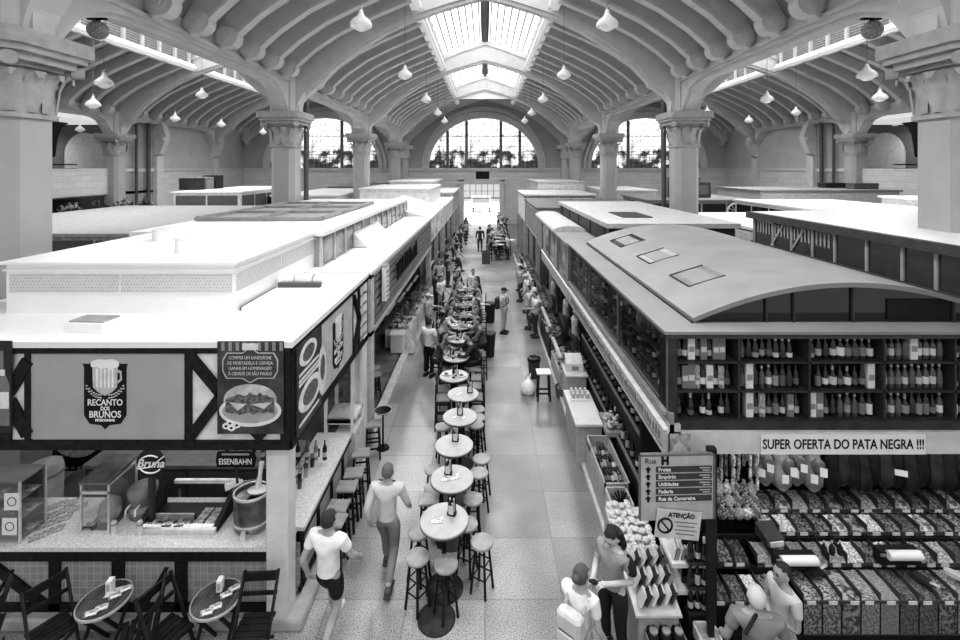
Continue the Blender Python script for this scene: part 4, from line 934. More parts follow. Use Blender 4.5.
# ---- folding chairs and oval-looking tables in front of the bar
def make_folding_chair():
    t = T('folding_chair', 'x', 'chair')
    m = MB()
    for k in range(5): m.bbox(-.19, .19, -.19 + k * .078, -.125 + k * .078, .43, .45, .006)
    m.build('seat', WOODD, t)
    for sx in (-1, 1):
        MB().beam((sx * .2, .30, 0), (sx * .2, -.24, .92), .025, .045).build('leg', WOODD, t)
        MB().beam((sx * .17, -.26, 0), (sx * .17, .2, .44), .025, .04).build('leg', WOODD, t)
    m = MB().bx(-.2, .2, -.245, -.215, .80, .90).bx(-.2, .2, -.2, -.175, .66, .70); m.build('back_rail', WOODD, t)
    m = MB().beam((-.17, -.17, .16), (.17, -.17, .16), .02, .03).beam((-.2, .2, .17), (.2, .2, .17), .02, .03); m.build('stretcher', WOODD, t)
    return t
fc = make_folding_chair()
for x, y, a, lb in ((-5.55, 5.95, R(-122), 'black folding wooden chair on the pillar-away side of the first cafe table'), (-4.42, 5.95, R(118), 'black folding wooden chair between the two cafe tables, facing the first'), (-4.05, 5.92, R(-112), 'black folding wooden chair between the two cafe tables, facing the second'), (-2.98, 5.98, R(183), 'black folding wooden chair beside the corner pillar'), (-6.42, 5.9, R(125), 'black folding wooden chair cut off at the edge of the picture, by the bar')):
    put(fc, (x, y, 0), a, lb, 'black folding chairs', 1.1)
for i, (px, py) in enumerate(((104.5, 599), (216.5, 598))):
    x, y, _ = floor_at(px, py, .75)
    t = T('cafe_table', ('first' if i == 0 else 'second') + ' small round slatted table in front of the tiled counter, %s the corner pillar' % ('away from' if i == 0 else 'near'), 'table', (x, y, 0))
    m = MB().lathe([(0, .72), (.27, .72), (.295, .73), (.295, .745), (0, .75)], n=32)
    m.build('table_top', brick_mat('slatted_table_wood', .07, .02, 3.0, .05, .004, .35, .5, 'yx', 0), t)
    MB().lathe([(.285, .72), (.305, .722), (.305, .75), (.293, .755)], n=32).build('rim', grey(.45, .4), t)
    for sx in (-1, 1): MB().beam((sx * .2, -.26, 0), (sx * .2, .22, .72), .03, .04).build('leg', WOODD, t); MB().beam((sx * .16, .26, 0), (sx * .16, -.22, .72), .03, .04).build('leg', WOODD, t)
    MB().beam((-.2, -.1, .24), (.2, -.1, .24), .02, .03).build('stretcher', WOODD, t)
    which = ('first', 'second')[i]
    n = T('napkin_holder', 'upright white napkin box standing on the %s cafe table' % which, 'napkin holder', (x - .02, y + .12, .752), .15)
    MB().bbox(-.035, .035, -.05, .05, 0, .15, .006).build('body', WHT, n); MB().bx(-.02, .02, -.053, -.049, .03, .12).build('printed_mark', grey(.45), n)
    j = random.Random(4 + i)
    for k, (dx, dy, a) in enumerate(((.12, -.12, .5), (.16, .05, .6), (.05, -.2, .4), (.22, .14, .7))):
        s = T('menu_card', '%s printed menu card on the %s cafe table, counted from its front' % (ORD[(1, 2, 0, 3)[k]], which), 'menu', (x + dx - .06, y + dy + .0, .752 + .002 * k), a)
        MB().bx(-.07, .07, -.05, .05, 0, .002).build('sheet', mat('menu_print', .08, .4, v2=.75, scale=24), s); MB().bx(-.05, .05, -.035, .0, .002, .003).build('printed_block', grey(.8), s)
    if i == 0:
        put(lf, (x + .05, y + .1, .752), .3, 'printed leaflet by the napkin box on the first cafe table', 'table leaflets')

# ---- on the bar counter
CZ = 1.11
def on_counter(px, py): x, y, _ = floor_at(px, py, CZ); return (x, y, CZ)
GLS = glass_mat('case_glass', .92, .12)
t = T('warming_cabinet', 'steel-framed glass cabinet with a domed slicer on the bar counter', 'cabinet', (-5.66, 6.9, CZ), R(0))
m = MB()
for sx in (-.2, .2):
    for sy in (-.15, .38): m.bx(sx - .012, sx + .012, sy - .012, sy + .012, 0, .72)
m.bx(-.212, .212, -.16, -.14, .0, .03).bx(-.212, .212, -.162, -.14, .56, .6).bx(-.212, -.19, -.15, .39, .68, .71).bx(.19, .212, -.15, .39, .68, .71).build('frame', STEEL, t)
MB().prism([(-.17, .70), (.40, .78), (.40, .80), (-.17, .73)], -.22, .22, 'x').build('top', mat('dull_steel', .25, .3, .8, amt=.3), t)
MB().bx(-.2, .2, -.152, -.148, .03, .70).build('front_pane', GLS, t)
MB().bx(.196, .2, -.14, .36, .03, .70).build('side_pane', GLS, t)
MB().bx(-.19, .19, .34, .37, 0, .7).bx(-.19, .19, -.13, .35, 0, .02).build('back_panel', grey(.22), t)
MB().lathe([(0, .06), (.12, .08), (.15, .16), (.13, .3), (.05, .38), (0, .39)], (.06, .05, 0), 16).build('domed_blade', mat('pale_plastic', .6, .35), t)
MB().lathe([(.1, 0), (.1, .06), (0, .07)], (.06, .05, 0), 12).build('pedestal', grey(.2), t)
t = T('jar_counter_display', 'round badge sign with white script on a dark keg-like dispenser', 'sign', (fx(151, 6.9), 6.9, CZ + .92))
MB().lathe([(0, -.01), (.21, -.01), (.21, .01), (0, .01)], n=28).build('disc', grey(.03), t).rotation_euler = (R(90), 0, 0)
text('Bruna', .17, WTXT, t, .0, -.01, -.016, bold=.004, italic=.3); MB().tube([(.17 * math.cos(a * .3) , -.014, -.02 + .13 * math.sin(a * .3)) for a in range(3, 20)], .012, 6).tube([(-.2, -.014, -.09), (0, -.014, -.06), (.2, -.014, .1)], .01, 6).build('flourish', WTXT, t)
MB().tube([(0, .02, -.92), (0, .02, -.2)], .05, 10).build('stem', grey(.05), t)
t = T('beer_dispenser', 'dark keg dispenser with taps beside the glass cabinet on the bar', 'dispenser', (fx(143, 7.1), 7.1, CZ))
MB().lathe([(.14, 0), (.17, .03), (.17, .3), (.2, .34), (.2, .42), (.16, .46), (0, .47)], n=20).build('body', grey(.22, .4), t); MB().lathe([(.172, .12), (.178, .12), (.178, .2), (.172, .2)], n=20).build('band', grey(.4), t)
for k in (-1, 1): MB().tube([(.07 * k, -.16, .26), (.07 * k, -.25, .25), (.07 * k, -.26, .16)], .015, 8).build('tap', STEEL, t)
for i, px in enumerate((114, 140)):
    t = T('steel_shaker', ('first' if i == 0 else 'second') + ' steel cylinder canister standing at the counter front by the keg dispenser', 'canister', (fx(px, 6.72), 6.72, CZ)); MB().lathe([(.035, 0), (.037, .16), (.03, .19), (0, .2)], n=14).build('body', STEEL, t); MB().lathe([(.038, .14), (.039, .14), (.039, .16), (.038, .16)], n=14).build('band', grey(.2), t)
for i, (px, py, lb) in enumerate(((90, 530, 'in front of the glass cabinet'), (168, 529, 'first of two in front of the sushi case'), (180, 529, 'second of two in front of the sushi case'))):
    t = T('condiment_box', 'small black condiment box ' + lb, 'box', on_counter(px, py), .05 * i); MB().bbox(-.075, .075, -.05, .05, 0, .075, .008).build('box_body', grey(.03), t); MB().bx(-.05, .05, -.052, -.049, .02, .06).build('label_card', grey(.35), t); MB().bx(-.06, .06, -.035, .035, .07, .085).build('sachets', mat('sachets', .1, .5, v2=.7, scale=30), t)
t = T('food_display_case', 'low glass display case with steel rails and trays of snacks on the bar', 'display case', (fx(187, 6.95), 6.95, CZ))
MB().bbox(-.62, .56, -.24, -.18, 0, .07, .01).build('front_rail', STEEL, t); MB().bbox(-.44, .58, .36, .42, .32, .38, .01).build('top_rail', STEEL, t)
MB().prism([(-.2, .06), (.38, .34), (.38, .0), (-.2, 0)], -.62, -.55, 'x').build('side_panel', grey(.03), t); MB().prism([(-.2, .06), (.38, .34), (.38, .0), (-.2, 0)], .5, .57, 'x').build('side_panel', grey(.03), t)
MB().bx(-.55, .5, -.18, .38, 0, .02).build('deck', grey(.04, .3), t)
MB().add([(-.55, -.19, .065), (.5, -.19, .065), (.5, .38, .345), (-.55, .38, .345)], [(0, 1, 2, 3)]).build('slanted_pane', GLS, t)
m = MB()
j = random.Random(8)
for k in range(6): m.sph((-.42 + k * .12, -.08 + .05 * j.random(), .05), (.05, .04, .035), 8, 6)
m.build('snacks', mat('snacks', .1, .5, v2=.55, scale=20), t)
for k in range(2):
    MB().bx(.16 + k * .16, .29 + k * .16, -.14, .2, .04, .07).build('food_tray', mat('tray_food', .35, .4, v2=.85, scale=18), t)
MB().bx(-.5, .1, .0, .02, .02, .12).build('divider', STEEL, t)
t = T('steel_urn', 'large oval steel beer cooler with a white scoop beside the corner pillar', 'cooler', (fx(252, 6.85), 6.85, CZ))
MB().lathe([(.20, .0), (.24, .03), (.25, .1), (.25, .48), (.235, .52), (.22, .53), (.21, .5), (0, .49)], n=28, sy=.85).build('body', mat('brushed_copper', .22, .3, .85, amt=.5, scale=3), t)
MB().lathe([(.25, .12), (.258, .12), (.258, .15), (.25, .15)], n=28, sy=.85).lathe([(.24, .5), (.26, .51), (.26, .54), (.235, .54)], n=28, sy=.85).build('rim', STEEL, t)
MB().prism([(-.04, -.0), (.04, 0), (.03, .12), (-.03, .12)], -.27, -.23).build('tap', STEEL, t)
MB().prism([(-.25, -.05), (0, -.25), (.25, -.05), (.2, 0), (-.2, 0)], 0, .05, 'z').build('drip_base', grey(.4, .4), t)
t = T('white_scoop', 'white long-handled scoop resting on the steel beer cooler', 'scoop', (fx(258, 6.85), 6.85, CZ + .53)); MB().lathe([(0, 0), (.14, .01), (.15, .03), (0, .06)], n=18, sy=.7).build('paddle', WHT, t); MB().tube([(.0, 0, .04), (.02, .02, .22), (.03, .05, .4)], [.05, .03, .035], 10).build('handle', WHT, t)
t = T('brand_sign', 'black sign with blocky white lettering hung over the bar counter', 'sign', (fx(235.5, 6.8), 6.8, fz(461, 6.8)))
MB().prism([(-.27, -.09), (.27, -.09), (.29, 0), (.27, .13), (-.27, .13), (-.29, 0)], 0, .03).build('board', grey(.015), t)
text('EISENBAHN', .12, WTXT, t, 0, -.01, -.006, bold=.0015, wx=.78); MB().bx(-.2, .2, -.005, 0, .085, .11).build('printed_line', grey(.35), t); MB().tube([(0, .02, -.09), (0, .05, -.35)], .02, 8).build('stem', grey(.05), t)
t = T('cardboard_display', 'leaning cardboard display with angled flap behind the steel cooler', 'display', (fx(238, 7.2), 7.2, CZ + .12)); MB().prism([(-.15, 0), (.2, 0), (.3, .35), (-.05, .3)], 0, .02).build('panel', grey(.3), t); MB().prism([(-.16, .2), (.1, .33), (.08, .37), (-.18, .3)], -.06, -.02).build('flap', grey(.7), t)
MB().bx(-.15, .25, .0, .1, -.12, .0).build('foot_block', grey(.1), t)
j = random.Random(12)
for k, (px, py) in enumerate(((58, 505), (66, 510), (74, 502), (50, 516), (62, 519), (46, 525), (54, 530), (40, 536), (78, 508))):
    t = T('bar_menu', 'dark printed menu lying on the bar counter, %s from the glass cabinet' % ORD[(2, 1, 3, 4, 5, 6, 7, 8, 0)[k]], 'menu', on_counter(px, py), .6 + .2 * j.random())
    t.location.z += .003 * (k % 3); MB().bx(-.12, .12, -.075, .075, 0, .004).build('sheet', mat('menu_print', .03, .35, v2=.3, scale=24), t); MB().bx(-.10, .0, -.05, .0, .004, .005).bx(.03, .1, .0, .05, .004, .005).build('printed_block', grey(.45), t)
t = T('glass_pastry_case', 'tall glass case of snack shelves with paper stickers at the bar end', 'display case', (-7.0, 6.75, CZ))
MB().bx(-.6, .45, -.2, -.19, .02, .85).build('front_pane', GLS, t); MB().bx(.45, .46, -.2, .18, .02, .85).build('side_pane', GLS, t)
each('corner_post', [(x - .012, x + .012, y - .012, y + .012, 0, .87) for x, y in ((.45, -.2), (.45, .18), (-.6, -.2))], STEEL, t)
MB().bx(-.6, .46, -.21, .19, .85, .87).build('top', grey(.12), t)
for k in range(3): MB().bx(-.6, .44, -.15, .15, .05 + k * .27, .06 + k * .27).build('shelf', grey(.5, .2), t)
MB().bx(-.6, .44, .15, .18, 0, .85).build('back_panel', grey(.15), t)
for s_, (x, z) in enumerate(((.35, .6), (.32, .25))): MB().bx(x - .11, x + .1, -.215, -.21, z - .12, z + .12).tube([(x + .06 * math.cos(a * .5), -.216, z + .06 * math.sin(a * .5)) for a in range(14)], .006, 4, 1).build('sticker', [WHT, BLK], t)
for k in range(3):
    for q in range(6):
        b = T('snack_bowl', 'small dish of snacks, %s on the %s shelf of the glass case' % (ORD[q], ('lowest', 'middle', 'top')[k]), 'dish', (-7.45 + q * .17, 6.70 + .06 * (q % 2), CZ + .06 + k * .27), 0, 'dishes in the glass case'); MB().lathe([(.04, 0), (.07, .04), (.065, .045), (0, .03)], n=12).build('bowl', grey(.6), b); MB().sph((0, 0, .045), (.055, .055, .04), 8, 6).build('snack_heap', mat('snacks', .1, .5, v2=.55, scale=20), b)
# inside the bar
t = T('menu_board', 'dark framed menu board with a plate picture on the bar back wall', 'board', (fx(76, 9.8), 9.85, fz(466, 9.8)))
MB().bx(-.6, .6, -.03, 0, -.75, .75).build('board', grey(.02), t); each('frame_bar', [(-.62, -.58, -.05, 0, -.75, .75), (.58, .62, -.05, 0, -.75, .75), (-.58, .58, -.05, 0, -.78, -.74)], grey(.3), t)
MB().prism([(.45 * math.cos(a * .3), .45 + .28 * math.sin(a * .3)) for a in range(21)], -.04, -.02).build('plate_picture', mat('plate_print', .4, .5, v2=.8, scale=9), t)
m = MB()
for r_ in range(5):
    for c_ in range(8): m.bx(-.5 + c_ * .13, -.44 + c_ * .13, -.036, -.03, -.6 + r_ * .13, -.55 + r_ * .13)
m.build('printed_rows', grey(.25), t)
t = T('back_bar_fridge', 'dark fridge with glass door standing at the bar back wall', 'fridge', (fx(195, 9.4), 9.4, 0)); MB().bbox(-.7, .7, -.3, .4, 0, 2.0, .03).build('body', grey(.05), t); d = MB().bx(-.62, .62, -.33, -.3, .15, 1.9).build('door', DG, t); MB().bx(.5, .54, -.37, -.33, .8, 1.3).build('handle', STEEL, d)
for k in range(10):
    x = -4.6 + k * .16 + .3 * (k > 4); b = T('back_bar_bottle', 'dark bottle standing on the back bar ledge, %s from the menu board' % ORD[k], 'bottle', (x, 8.3, 1.2), 0, 'bottles on the back bar'); MB().lathe([(.036, 0), (.038, .2), (.014, .27), (.013, .34), (0, .345)], n=10).build('glass', grey((.03, .1, .25)[k % 3], .2), b); MB().lathe([(.0385, .06), (.0395, .06), (.0395, .14), (.0385, .14)], n=10).build('label', grey(.5), b)
t = T('back_bar_bench', 'dark back counter inside the bar kiosk', 'counter', (-5.2, 8.5, 0)); MB().bx(-1.8, 1.8, -.35, .35, 0, 1.14).build('carcass', grey(.06), t); MB().bx(-1.84, 1.84, -.38, .38, 1.14, 1.2).build('worktop', grey(.2, .4), t)
for k in range(4):
    d = MB().bx(-1.75 + k * .88, -.93 + k * .88, -.37, -.35, .1, 1.08).build('door', grey(.09), t); MB().bx(-1.02 + k * .88, -1.0 + k * .88, -.4, -.37, .6, .8).build('handle', STEEL, d)
t = T('grey_fan_drum', 'tall pale rounded bin behind the bar counter near the menus', 'bin', (fx(45, 7.6), 7.6, 0)); MB().lathe([(.2, 0), (.22, .05), (.24, 1.5), (.2, 1.58), (0, 1.6)], n=20).build('body', grey(.4), t); MB().lathe([(.242, 1.4), (.25, 1.4), (.25, 1.44), (.242, 1.44)], n=20).build('band', grey(.2), t)
t = T('aisle_counter_glasses', 'wire rack of upturned glasses on the inner edge of the aisle counter', 'rack', (-3.22, 7.6, CZ)); m = MB()
for sx in (-.06, .06): m.tube([(sx, -.6, .12), (sx, .6, .12)], .006, 5)
for k in range(7): m.tube([(-.06, -.6 + k * .2, 0), (-.06, -.6 + k * .2, .12), (.06, -.6 + k * .2, .12), (.06, -.6 + k * .2, 0)], .005, 5)
m.build('wire_rack', BLK, t)
for k in range(12):
    b = T('beer_glass', 'small dark glass on the inner edge of the aisle counter, %s from the pillar' % ORD[k], 'glass', (-3.12 + .06 * (k % 2), 6.98 + k * .14, CZ), 0, 'glasses on the aisle counter'); MB().lathe([(.03, 0), (.038, .13), (.034, .13), (.027, .01), (0, .01)], n=10).build('tumbler', grey((.05, .4, .1)[k % 3], .15), b); MB().lathe([(0, .02), (.027, .02), (.031, .09), (0, .09)], n=10).build('drink', grey(.15), b)

# counters of the slatted kiosk and beyond: cases with goods, by the aisle
def stall_case(loc, w, d, h, label, tone=.8):
    t = T('stall_case', label, 'display case', loc)
    MB().bbox(-w / 2, w / 2, -d / 2, d / 2, 0, h * .6, .02).build('cabinet', grey(tone), t)
    [MB().prism([(-w / 2, h * .6), (w / 2, h * .6), (w / 2 - .1, h), (-w / 2, h)], u, u + .02).build('end_pane', GLS, t) for u in (-d / 2, d / 2 - .02)]
    MB().add([(w / 2, -d / 2, h * .6), (w / 2, d / 2, h * .6), (w / 2 - .1, d / 2, h), (w / 2 - .1, -d / 2, h)], [(0, 1, 2, 3)]).build('front_pane', GLS, t)
    MB().bx(-w / 2, w / 2 - .08, -d / 2, d / 2, h - .012, h).build('top_pane', GLS, t); MB().bx(-w / 2, -w / 2 + .1, -d / 2, d / 2, h - .02, h + .03).build('top_rail', grey(.6), t)
    m = MB(); j = random.Random(int(loc[1] * 10))
    for k in range(int(d * 30)): r_ = j.uniform(.05, .11); m.sph((j.uniform(-w * .38, w * .34), j.uniform(-d * .46, d * .46), h * .6 + j.uniform(.02, .12)), (r_, r_ * 1.1, r_ * .8), 7, 5)
    m.build('goods', mat('case_goods', .04, .5, v2=.8, scale=7, lo=.42, hi=.58), t)['kind'] = 'stuff'
    return t
stall_case((-3.05, 17.0, 0), .9, 1.5, 1.25, 'white display case of goods under the slatted fascia, nearest the bar')
stall_case((-3.0, 18.7, 0), .8, 1.4, 1.2, 'second display case under the slatted fascia', .6)
stall_case((-2.95, 20.3, 0), .8, 1.4, 1.2, 'third display case under the slatted fascia', .7)
stall_case((-2.9, 21.8, 0), .8, 1.2, 1.2, 'fourth display case under the slatted fascia', .6)
t = T('white_bin', 'small white bin on legs in front of the slatted kiosk', 'bin', (-3.0, 15.95, 0), 0); t.scale = (1.25, 1.25, 1.25); MB().bbox(-.17, .17, -.17, .17, .1, .55, .02).build('body', WHT, t); MB().bbox(-.2, .2, -.2, .2, .55, .62, .02).build('lid', grey(.8), t)
for sx in (-.13, .13):
    for sy in (-.13, .13): MB().bx(sx - .02, sx + .02, sy - .02, sy + .02, 0, .1).build('foot', BLK, t)
t = T('hanging_bag', 'pale bag hung beside the white bin at the slatted kiosk', 'bag', (-2.55, 16.05, 0)); MB().lathe([(.06, 0), (.14, .05), (.15, .25), (.08, .42), (.02, .48), (0, .48)], n=12).build('sack', grey(.75), t); MB().tube([(-.05, 0, .46), (0, 0, .6), (.05, 0, .46)], .012, 6).build('handle', grey(.7), t)
S('trim_kerb_bar_side', MB().bx(-2.84, -2.62, 10.4, 48, 0, .1), mat('kerb_stone', .62, .6)); S('trim_kerb_wine_side', MB().bx(2.06, 2.14, 6.6, 48, 0, .1), mat('kerb_stone', .62, .6))

# drinks and plates on the crowded tables
j = random.Random(61)
for i in range(5, 13):
    tx, ty = TABS[i]
    for k in range(2):
        b = T('beer_bottle', '%s brown beer bottle standing on the %s table of the aisle row' % (ORD[k], ORD[i]), 'bottle', (tx + j.uniform(-.2, .2), ty + (-.15, .12)[k], 1.052), 0, 'beer bottles on the aisle tables'); MB().lathe([(.034, 0), (.036, .16), (.014, .22), (.013, .27), (0, .275)], n=10).build('glass', grey(.04, .15), b); MB().lathe([(.0365, .05), (.0372, .05), (.0372, .12), (.0365, .12)], n=10).build('label', grey(.7), b)
    for k in range(2):
        p = T('plate', '%s white plate of food on the %s table of the aisle row' % (ORD[k], ORD[i]), 'plate', (tx + (-.2, .19)[k], ty + j.uniform(-.08, .08), 1.052), 0, 'plates on the aisle tables'); MB().lathe([(0, .004), (.07, .006), (.115, .02), (.115, .024), (.07, .012), (0, .012)], n=20).build('dish', WHT, p); MB().sph((0, 0, .02), (.06, .06, .03), 9, 6).build('food', mat('filling_print', .04, .4, v2=.22, scale=26), p)
for k in range(9):
    h = T('produce_heap', 'dark leafy produce heap on the stall under the bar-side gallery, %s along it' % ORD[k], 'produce', (-26.2 + .42 * k, 20 + 1.42 * k, 3.4), 0, 'produce heaps under the gallery'); m = MB()
    for q in range(60): a = j.uniform(0, 6.28); r_ = j.uniform(0, .5); z = j.uniform(0, 1.0 - r_); m.beam((r_ * math.cos(a), r_ * math.sin(a), z), (r_ * math.cos(a) + j.uniform(-.15, .15), r_ * math.sin(a) + j.uniform(-.15, .15), z + j.uniform(0, .3)), .16, .05)
    m.build('leaves', mat('leafy_dark_%d' % (k % 2), (.02, .06)[k % 2], .6, v2=(.25, .5)[k % 2], scale=3, lo=.45, hi=.6), h); MB().bx(-.6, .6, -.55, .55, 0, .15).build('crate', grey(.1), h)
# ================================================================ pendant lamps
CER = mat('white_glazed_shade', .82, .25, amt=.03, emit=.12)
def make_pendant(L):
    t = T('pendant_lamp', 'x', 'lamp')
    MB().lathe([(.04, .34), (.05, .30), (.07, .2), (.12, .1), (.25, .0), (.31, -.1), (.315, -.17), (.3, -.2), (.22, -.16), (.18, -.1)], n=24).build('shade', CER, t)
    MB().lathe([(.22, -.14), (.22, -.2), (.18, -.27), (.08, -.32), (0, -.33)], n=20).build('globe', mat('opal_globe', .75, .3, emit=.15), t)
    MB().tube([(0, 0, .3), (0, 0, L)], .013, 6).build('cord', mat('lamp_cord', .25, .6), t)
    MB().lathe([(.05, .28), (.055, .33), (.03, .38), (0, .4)], n=12).build('cap', grey(.4), t)
    return t
pl = make_pendant(3.3); n = 0
PEND = [(x, y, 10.7, 'nave') for y in (13.5, 20.9, 28.4, 35.4, 41.5) for x in (-3.6, 3.55)]
for k, (x, y, z, h) in enumerate(PEND):
    put(pl, (x, y, z), k, 'white pendant lamp over the aisle, %s pair from the front, on the %s side' % (ORD[k // 2], 'bar' if x < 0 else 'wine'), 'white pendant lamps in the nave')
for (px, py, w_, side, o) in ((104, 80, 16, 'bar', 0), (93, 102, 13, 'bar', 1), (202, 93, 11, 'bar', 3), (175, 117, 9, 'bar', 2), (221, 123, 8, 'bar', 4), (80, 128, 8, 'bar', 5), (263, 131, 7, 'bar', 6),
                              (867, 72, 17, 'wine', 0), (880, 95, 13, 'wine', 1), (767, 97, 12, 'wine', 2), (796, 111, 9, 'wine', 3), (749, 119, 8, 'wine', 4), (704, 120, 7, 'wine', 6), (707, 111, 9, 'wine', 5), (895, 122, 8, 'wine', 7)):
    Y = 290 / w_; x, z = fx(px, Y), fz(py, Y); s = 1.0
    put(pl, (x, Y, z), o, 'white pendant lamp hanging in the %s-side hall, %s from the front' % (side, ORD[o]), 'white pendant lamps in the side halls')
# added fill disc under each globe; unseen pairs nearer continue the row, adding light
for k, (x, y) in enumerate(((-3.6, 6.2), (3.55, 6.2), (-3.6, -1), (3.55, -1))): put(pl, (x, y, 10.7), k, 'white pendant lamp over the near aisle, %s of those above the picture' % ORD[k], 'white pendant lamps in the nave')
lamp = bpy.data.lights.new('pendant_fill', 'AREA'); lamp.shape = 'DISK'; lamp.size = .42; lamp.energy = 150
lamp2 = bpy.data.lights.new('side_pendant_fill', 'AREA'); lamp2.shape = 'DISK'; lamp2.size = .42; lamp2.energy = 150
for o in [o for o in bpy.data.objects if o.get('category') == 'lamp' and o.parent is None]:
    b = bpy.data.objects.new('fill_disc', lamp if abs(o.location.x) < 8 else lamp2); COL.objects.link(b); b.parent = o; b.location = (0, 0, -.345)
for sx in (-1, 1):
    px = 98 if sx < 0 else 872; Y = 11.0
    t = T('loudspeaker_globe', 'round grey globe loudspeaker under the %s arch beam' % ('bar-side' if sx < 0 else 'wine-side'), 'loudspeaker', (fx(px, Y), Y, fz(30, Y)))
    MB().sph((0, 0, 0), .22, 18, 12).build('globe', mat('speckled_globe', .12, .6, v2=.35, scale=25), t); MB().tube([(0, 0, .2), (0, 0, .28)], .05, 8).bx(-.25, .2, -.04, .04, .24, .29).build('bracket', BLK, t)

# ================================================================ bottles
def lab(v): return grey(v, .6)
def bottle_meshes(kind):
    P = {'d': ([(.036, 0), (.038, .01), (.038, .18), (.03, .215), (.014, .245), (.014, .3), (0, .302)], .015, .3, (.05, .13, .35), None),
         'p': ([(.036, 0), (.038, .01), (.038, .18), (.03, .215), (.014, .245), (.014, .3), (0, .302)], .02, .3, (.03, .16, .72), .05),
         'c': ([(.04, 0), (.043, .01), (.043, .14), (.034, .19), (.017, .24), (.016, .31), (0, .312)], .02, .3, (.03, .09, .6), .6),
         'h': ([(.045, 0), (.05, .02), (.05, .12), (.04, .17), (.016, .21), (.016, .29), (0, .292)], .03, .25, (.05, .15, .62), .35),
         's': ([(.034, 0), (.037, .01), (.037, .19), (.022, .225), (.015, .235), (.015, .29), (0, .292)], .09, .15, (.05, .14, .45), .5)}[kind]
    prof, v, ro, (l0, l1, lv), foil = P
    r = prof[2][0]
    out = [('glass', MB().lathe(prof, n=10).mesh('glass', mat('bottle_glass_' + kind, v, .12, amt=.3, spec=.7))),
           ('label', MB().lathe([(r + .0006, l0), (r + .0012, l0), (r + .0012, l1), (r + .0006, l1)], n=10).mesh('label', lab(lv)))]
    if foil: out.append(('foil_cap', MB().lathe([(.0185, .225 if kind != 's' else .262), (.0175, prof[-1][1] - .004), (.012, prof[-1][1] + .004), (0, prof[-1][1] + .005)], n=10).mesh('foil_cap', grey(foil, .35))))
    return out
BM = {k: bottle_meshes(k) for k in 'dpchs'}
for k, v in (('b', .72), ('B', .2), ('t', .1)):
    b = MB().bbox(-.045, .045, -.045, .045, 0, .31, .004).mesh('carton', grey(v)); l_ = MB().bx(-.035, .035, -.047, -.044, .1, .17).mesh('label', grey(.3 if v > .5 else .6)); BM[k] = [('carton', b), ('label', l_)]
    if k == 't': BM[k] = [('carton', MB().lathe([(.045, 0), (.045, .3), (0, .305)], n=12).mesh('carton', mat('tin_print', .05, .4, v2=.6, scale=22))), ('label', MB().lathe([(.046, .05), (.046, .1)], n=12).mesh('label', grey(.6)))]
WORD = {'d': ('wine_bottle', 'dark wine bottle', 'bottle'), 'p': ('wine_bottle', 'pale-labelled wine bottle', 'bottle'), 'c': ('sparkling_wine_bottle', 'foil-topped sparkling bottle', 'bottle'), 'h': ('liqueur_bottle', 'shield-labelled round bottle', 'bottle'), 's': ('spirit_bottle', 'pale spirit bottle', 'bottle'), 'b': ('bottle_carton', 'white bottle carton', 'carton'), 'B': ('bottle_carton', 'grey bottle carton', 'carton'), 't': ('bottle_tin', 'patterned bottle tin', 'tin')}
def bottle(kind, loc, label, group, sc=1.0, rz=0):
    nm, w_, cat = WORD[kind]; t = T(nm, label % w_, cat, loc, rz, group); t.scale = (sc,) * 3
    for pn, me in BM[kind]:
        o = bpy.data.objects.new(pn, me); COL.objects.link(o); o.parent = t
        if pn == 'label' and kind in 'dpchs': o.material_slots[0].link = 'OBJECT'; o.material_slots[0].material = lab(BR.choice((.06, .12, .2, .3, .4, .55, .7)))
    return t
BR = random.Random(99)
SHELF = [['dxcxdcxdd', 'dBBtdbdtd', 'ddbdBdBBx'], ['xbdtdpdBd', 'pbdsspppd', 'pdcddcccx'], ['bBddssspp', 'xpdhdhddb', 'cdddhhhhh'], ['ssshdppds', 'sssssssss', 'ssssbssss'], ['pdsddcssd', 'csssdhddp', 'cpdddssbd']]
CABN = ['corner front cabinet', 'second front cabinet', 'third front cabinet', 'fourth front cabinet', 'fifth front cabinet']
ROWN = ['bottom', 'middle', 'top']
for c in range(5):
    for r_ in range(3):
        s = SHELF[c][r_]; x0 = CABX[c] + (.12 if c == 0 else .06); x1 = CABX[c + 1] - .05
        for k, ch in enumerate(s):
            if ch == 'x': continue
            x = x0 + (x1 - x0) * (k + .3) / len(s)
            if x > 6.75: continue
            bottle(ch, (x, WY0 + .12, FZ[r_]), '%s, ' + '%s along the %s shelf of the %s' % (ORD[k], ROWN[r_], CABN[c]), 'bottles on the wine kiosk front shelves', 1.12 * BR.uniform(.9, 1.04))
# aisle-side band behind glass
j = random.Random(21)
for r_ in range(3):
    for k in range(28):
        y = 6.85 + k * .245
        bottle(j.choice('ddddpcdhBs'), (WX0 + .14, y, SZ[r_]), '%s, ' + '%s from the corner on the %s aisle-side glazed shelf' % (ORD[k], ROWN[r_]), 'bottles behind the aisle-side glazing', .9, R(-90))
# open racks under the aisle-side fascia
t = T('wine_rack', 'dark stepped wine rack under the aisle-side fascia of the wine kiosk', 'rack')
for k in range(3): MB().bx(2.72 + k * .2, 3.34, 7.8, 14.0, (.0, .9, 1.4)[k], (.88, 1.38, 1.9)[k]).build('step', grey(.035), t)
m = MB()
for k in range(3): m.bx(2.70 + k * .2, 2.73 + k * .2, 7.8, 14.0, (.88, 1.38, 1.9)[k] - .03, (.88, 1.38, 1.9)[k] + .04)
m.build('rail', grey(.25), t)
for k in range(3):
    for q in range(20):
        bottle(j.choice('ddddcpdd'), (2.81 + k * .2, 7.95 + q * .3, (.88, 1.38, 1.9)[k]), '%s, ' + '%s from the front on the %s step of the wine rack' % (ORD[q], ROWN[k]), 'bottles on the stepped wine rack', 1.15, R(-90))

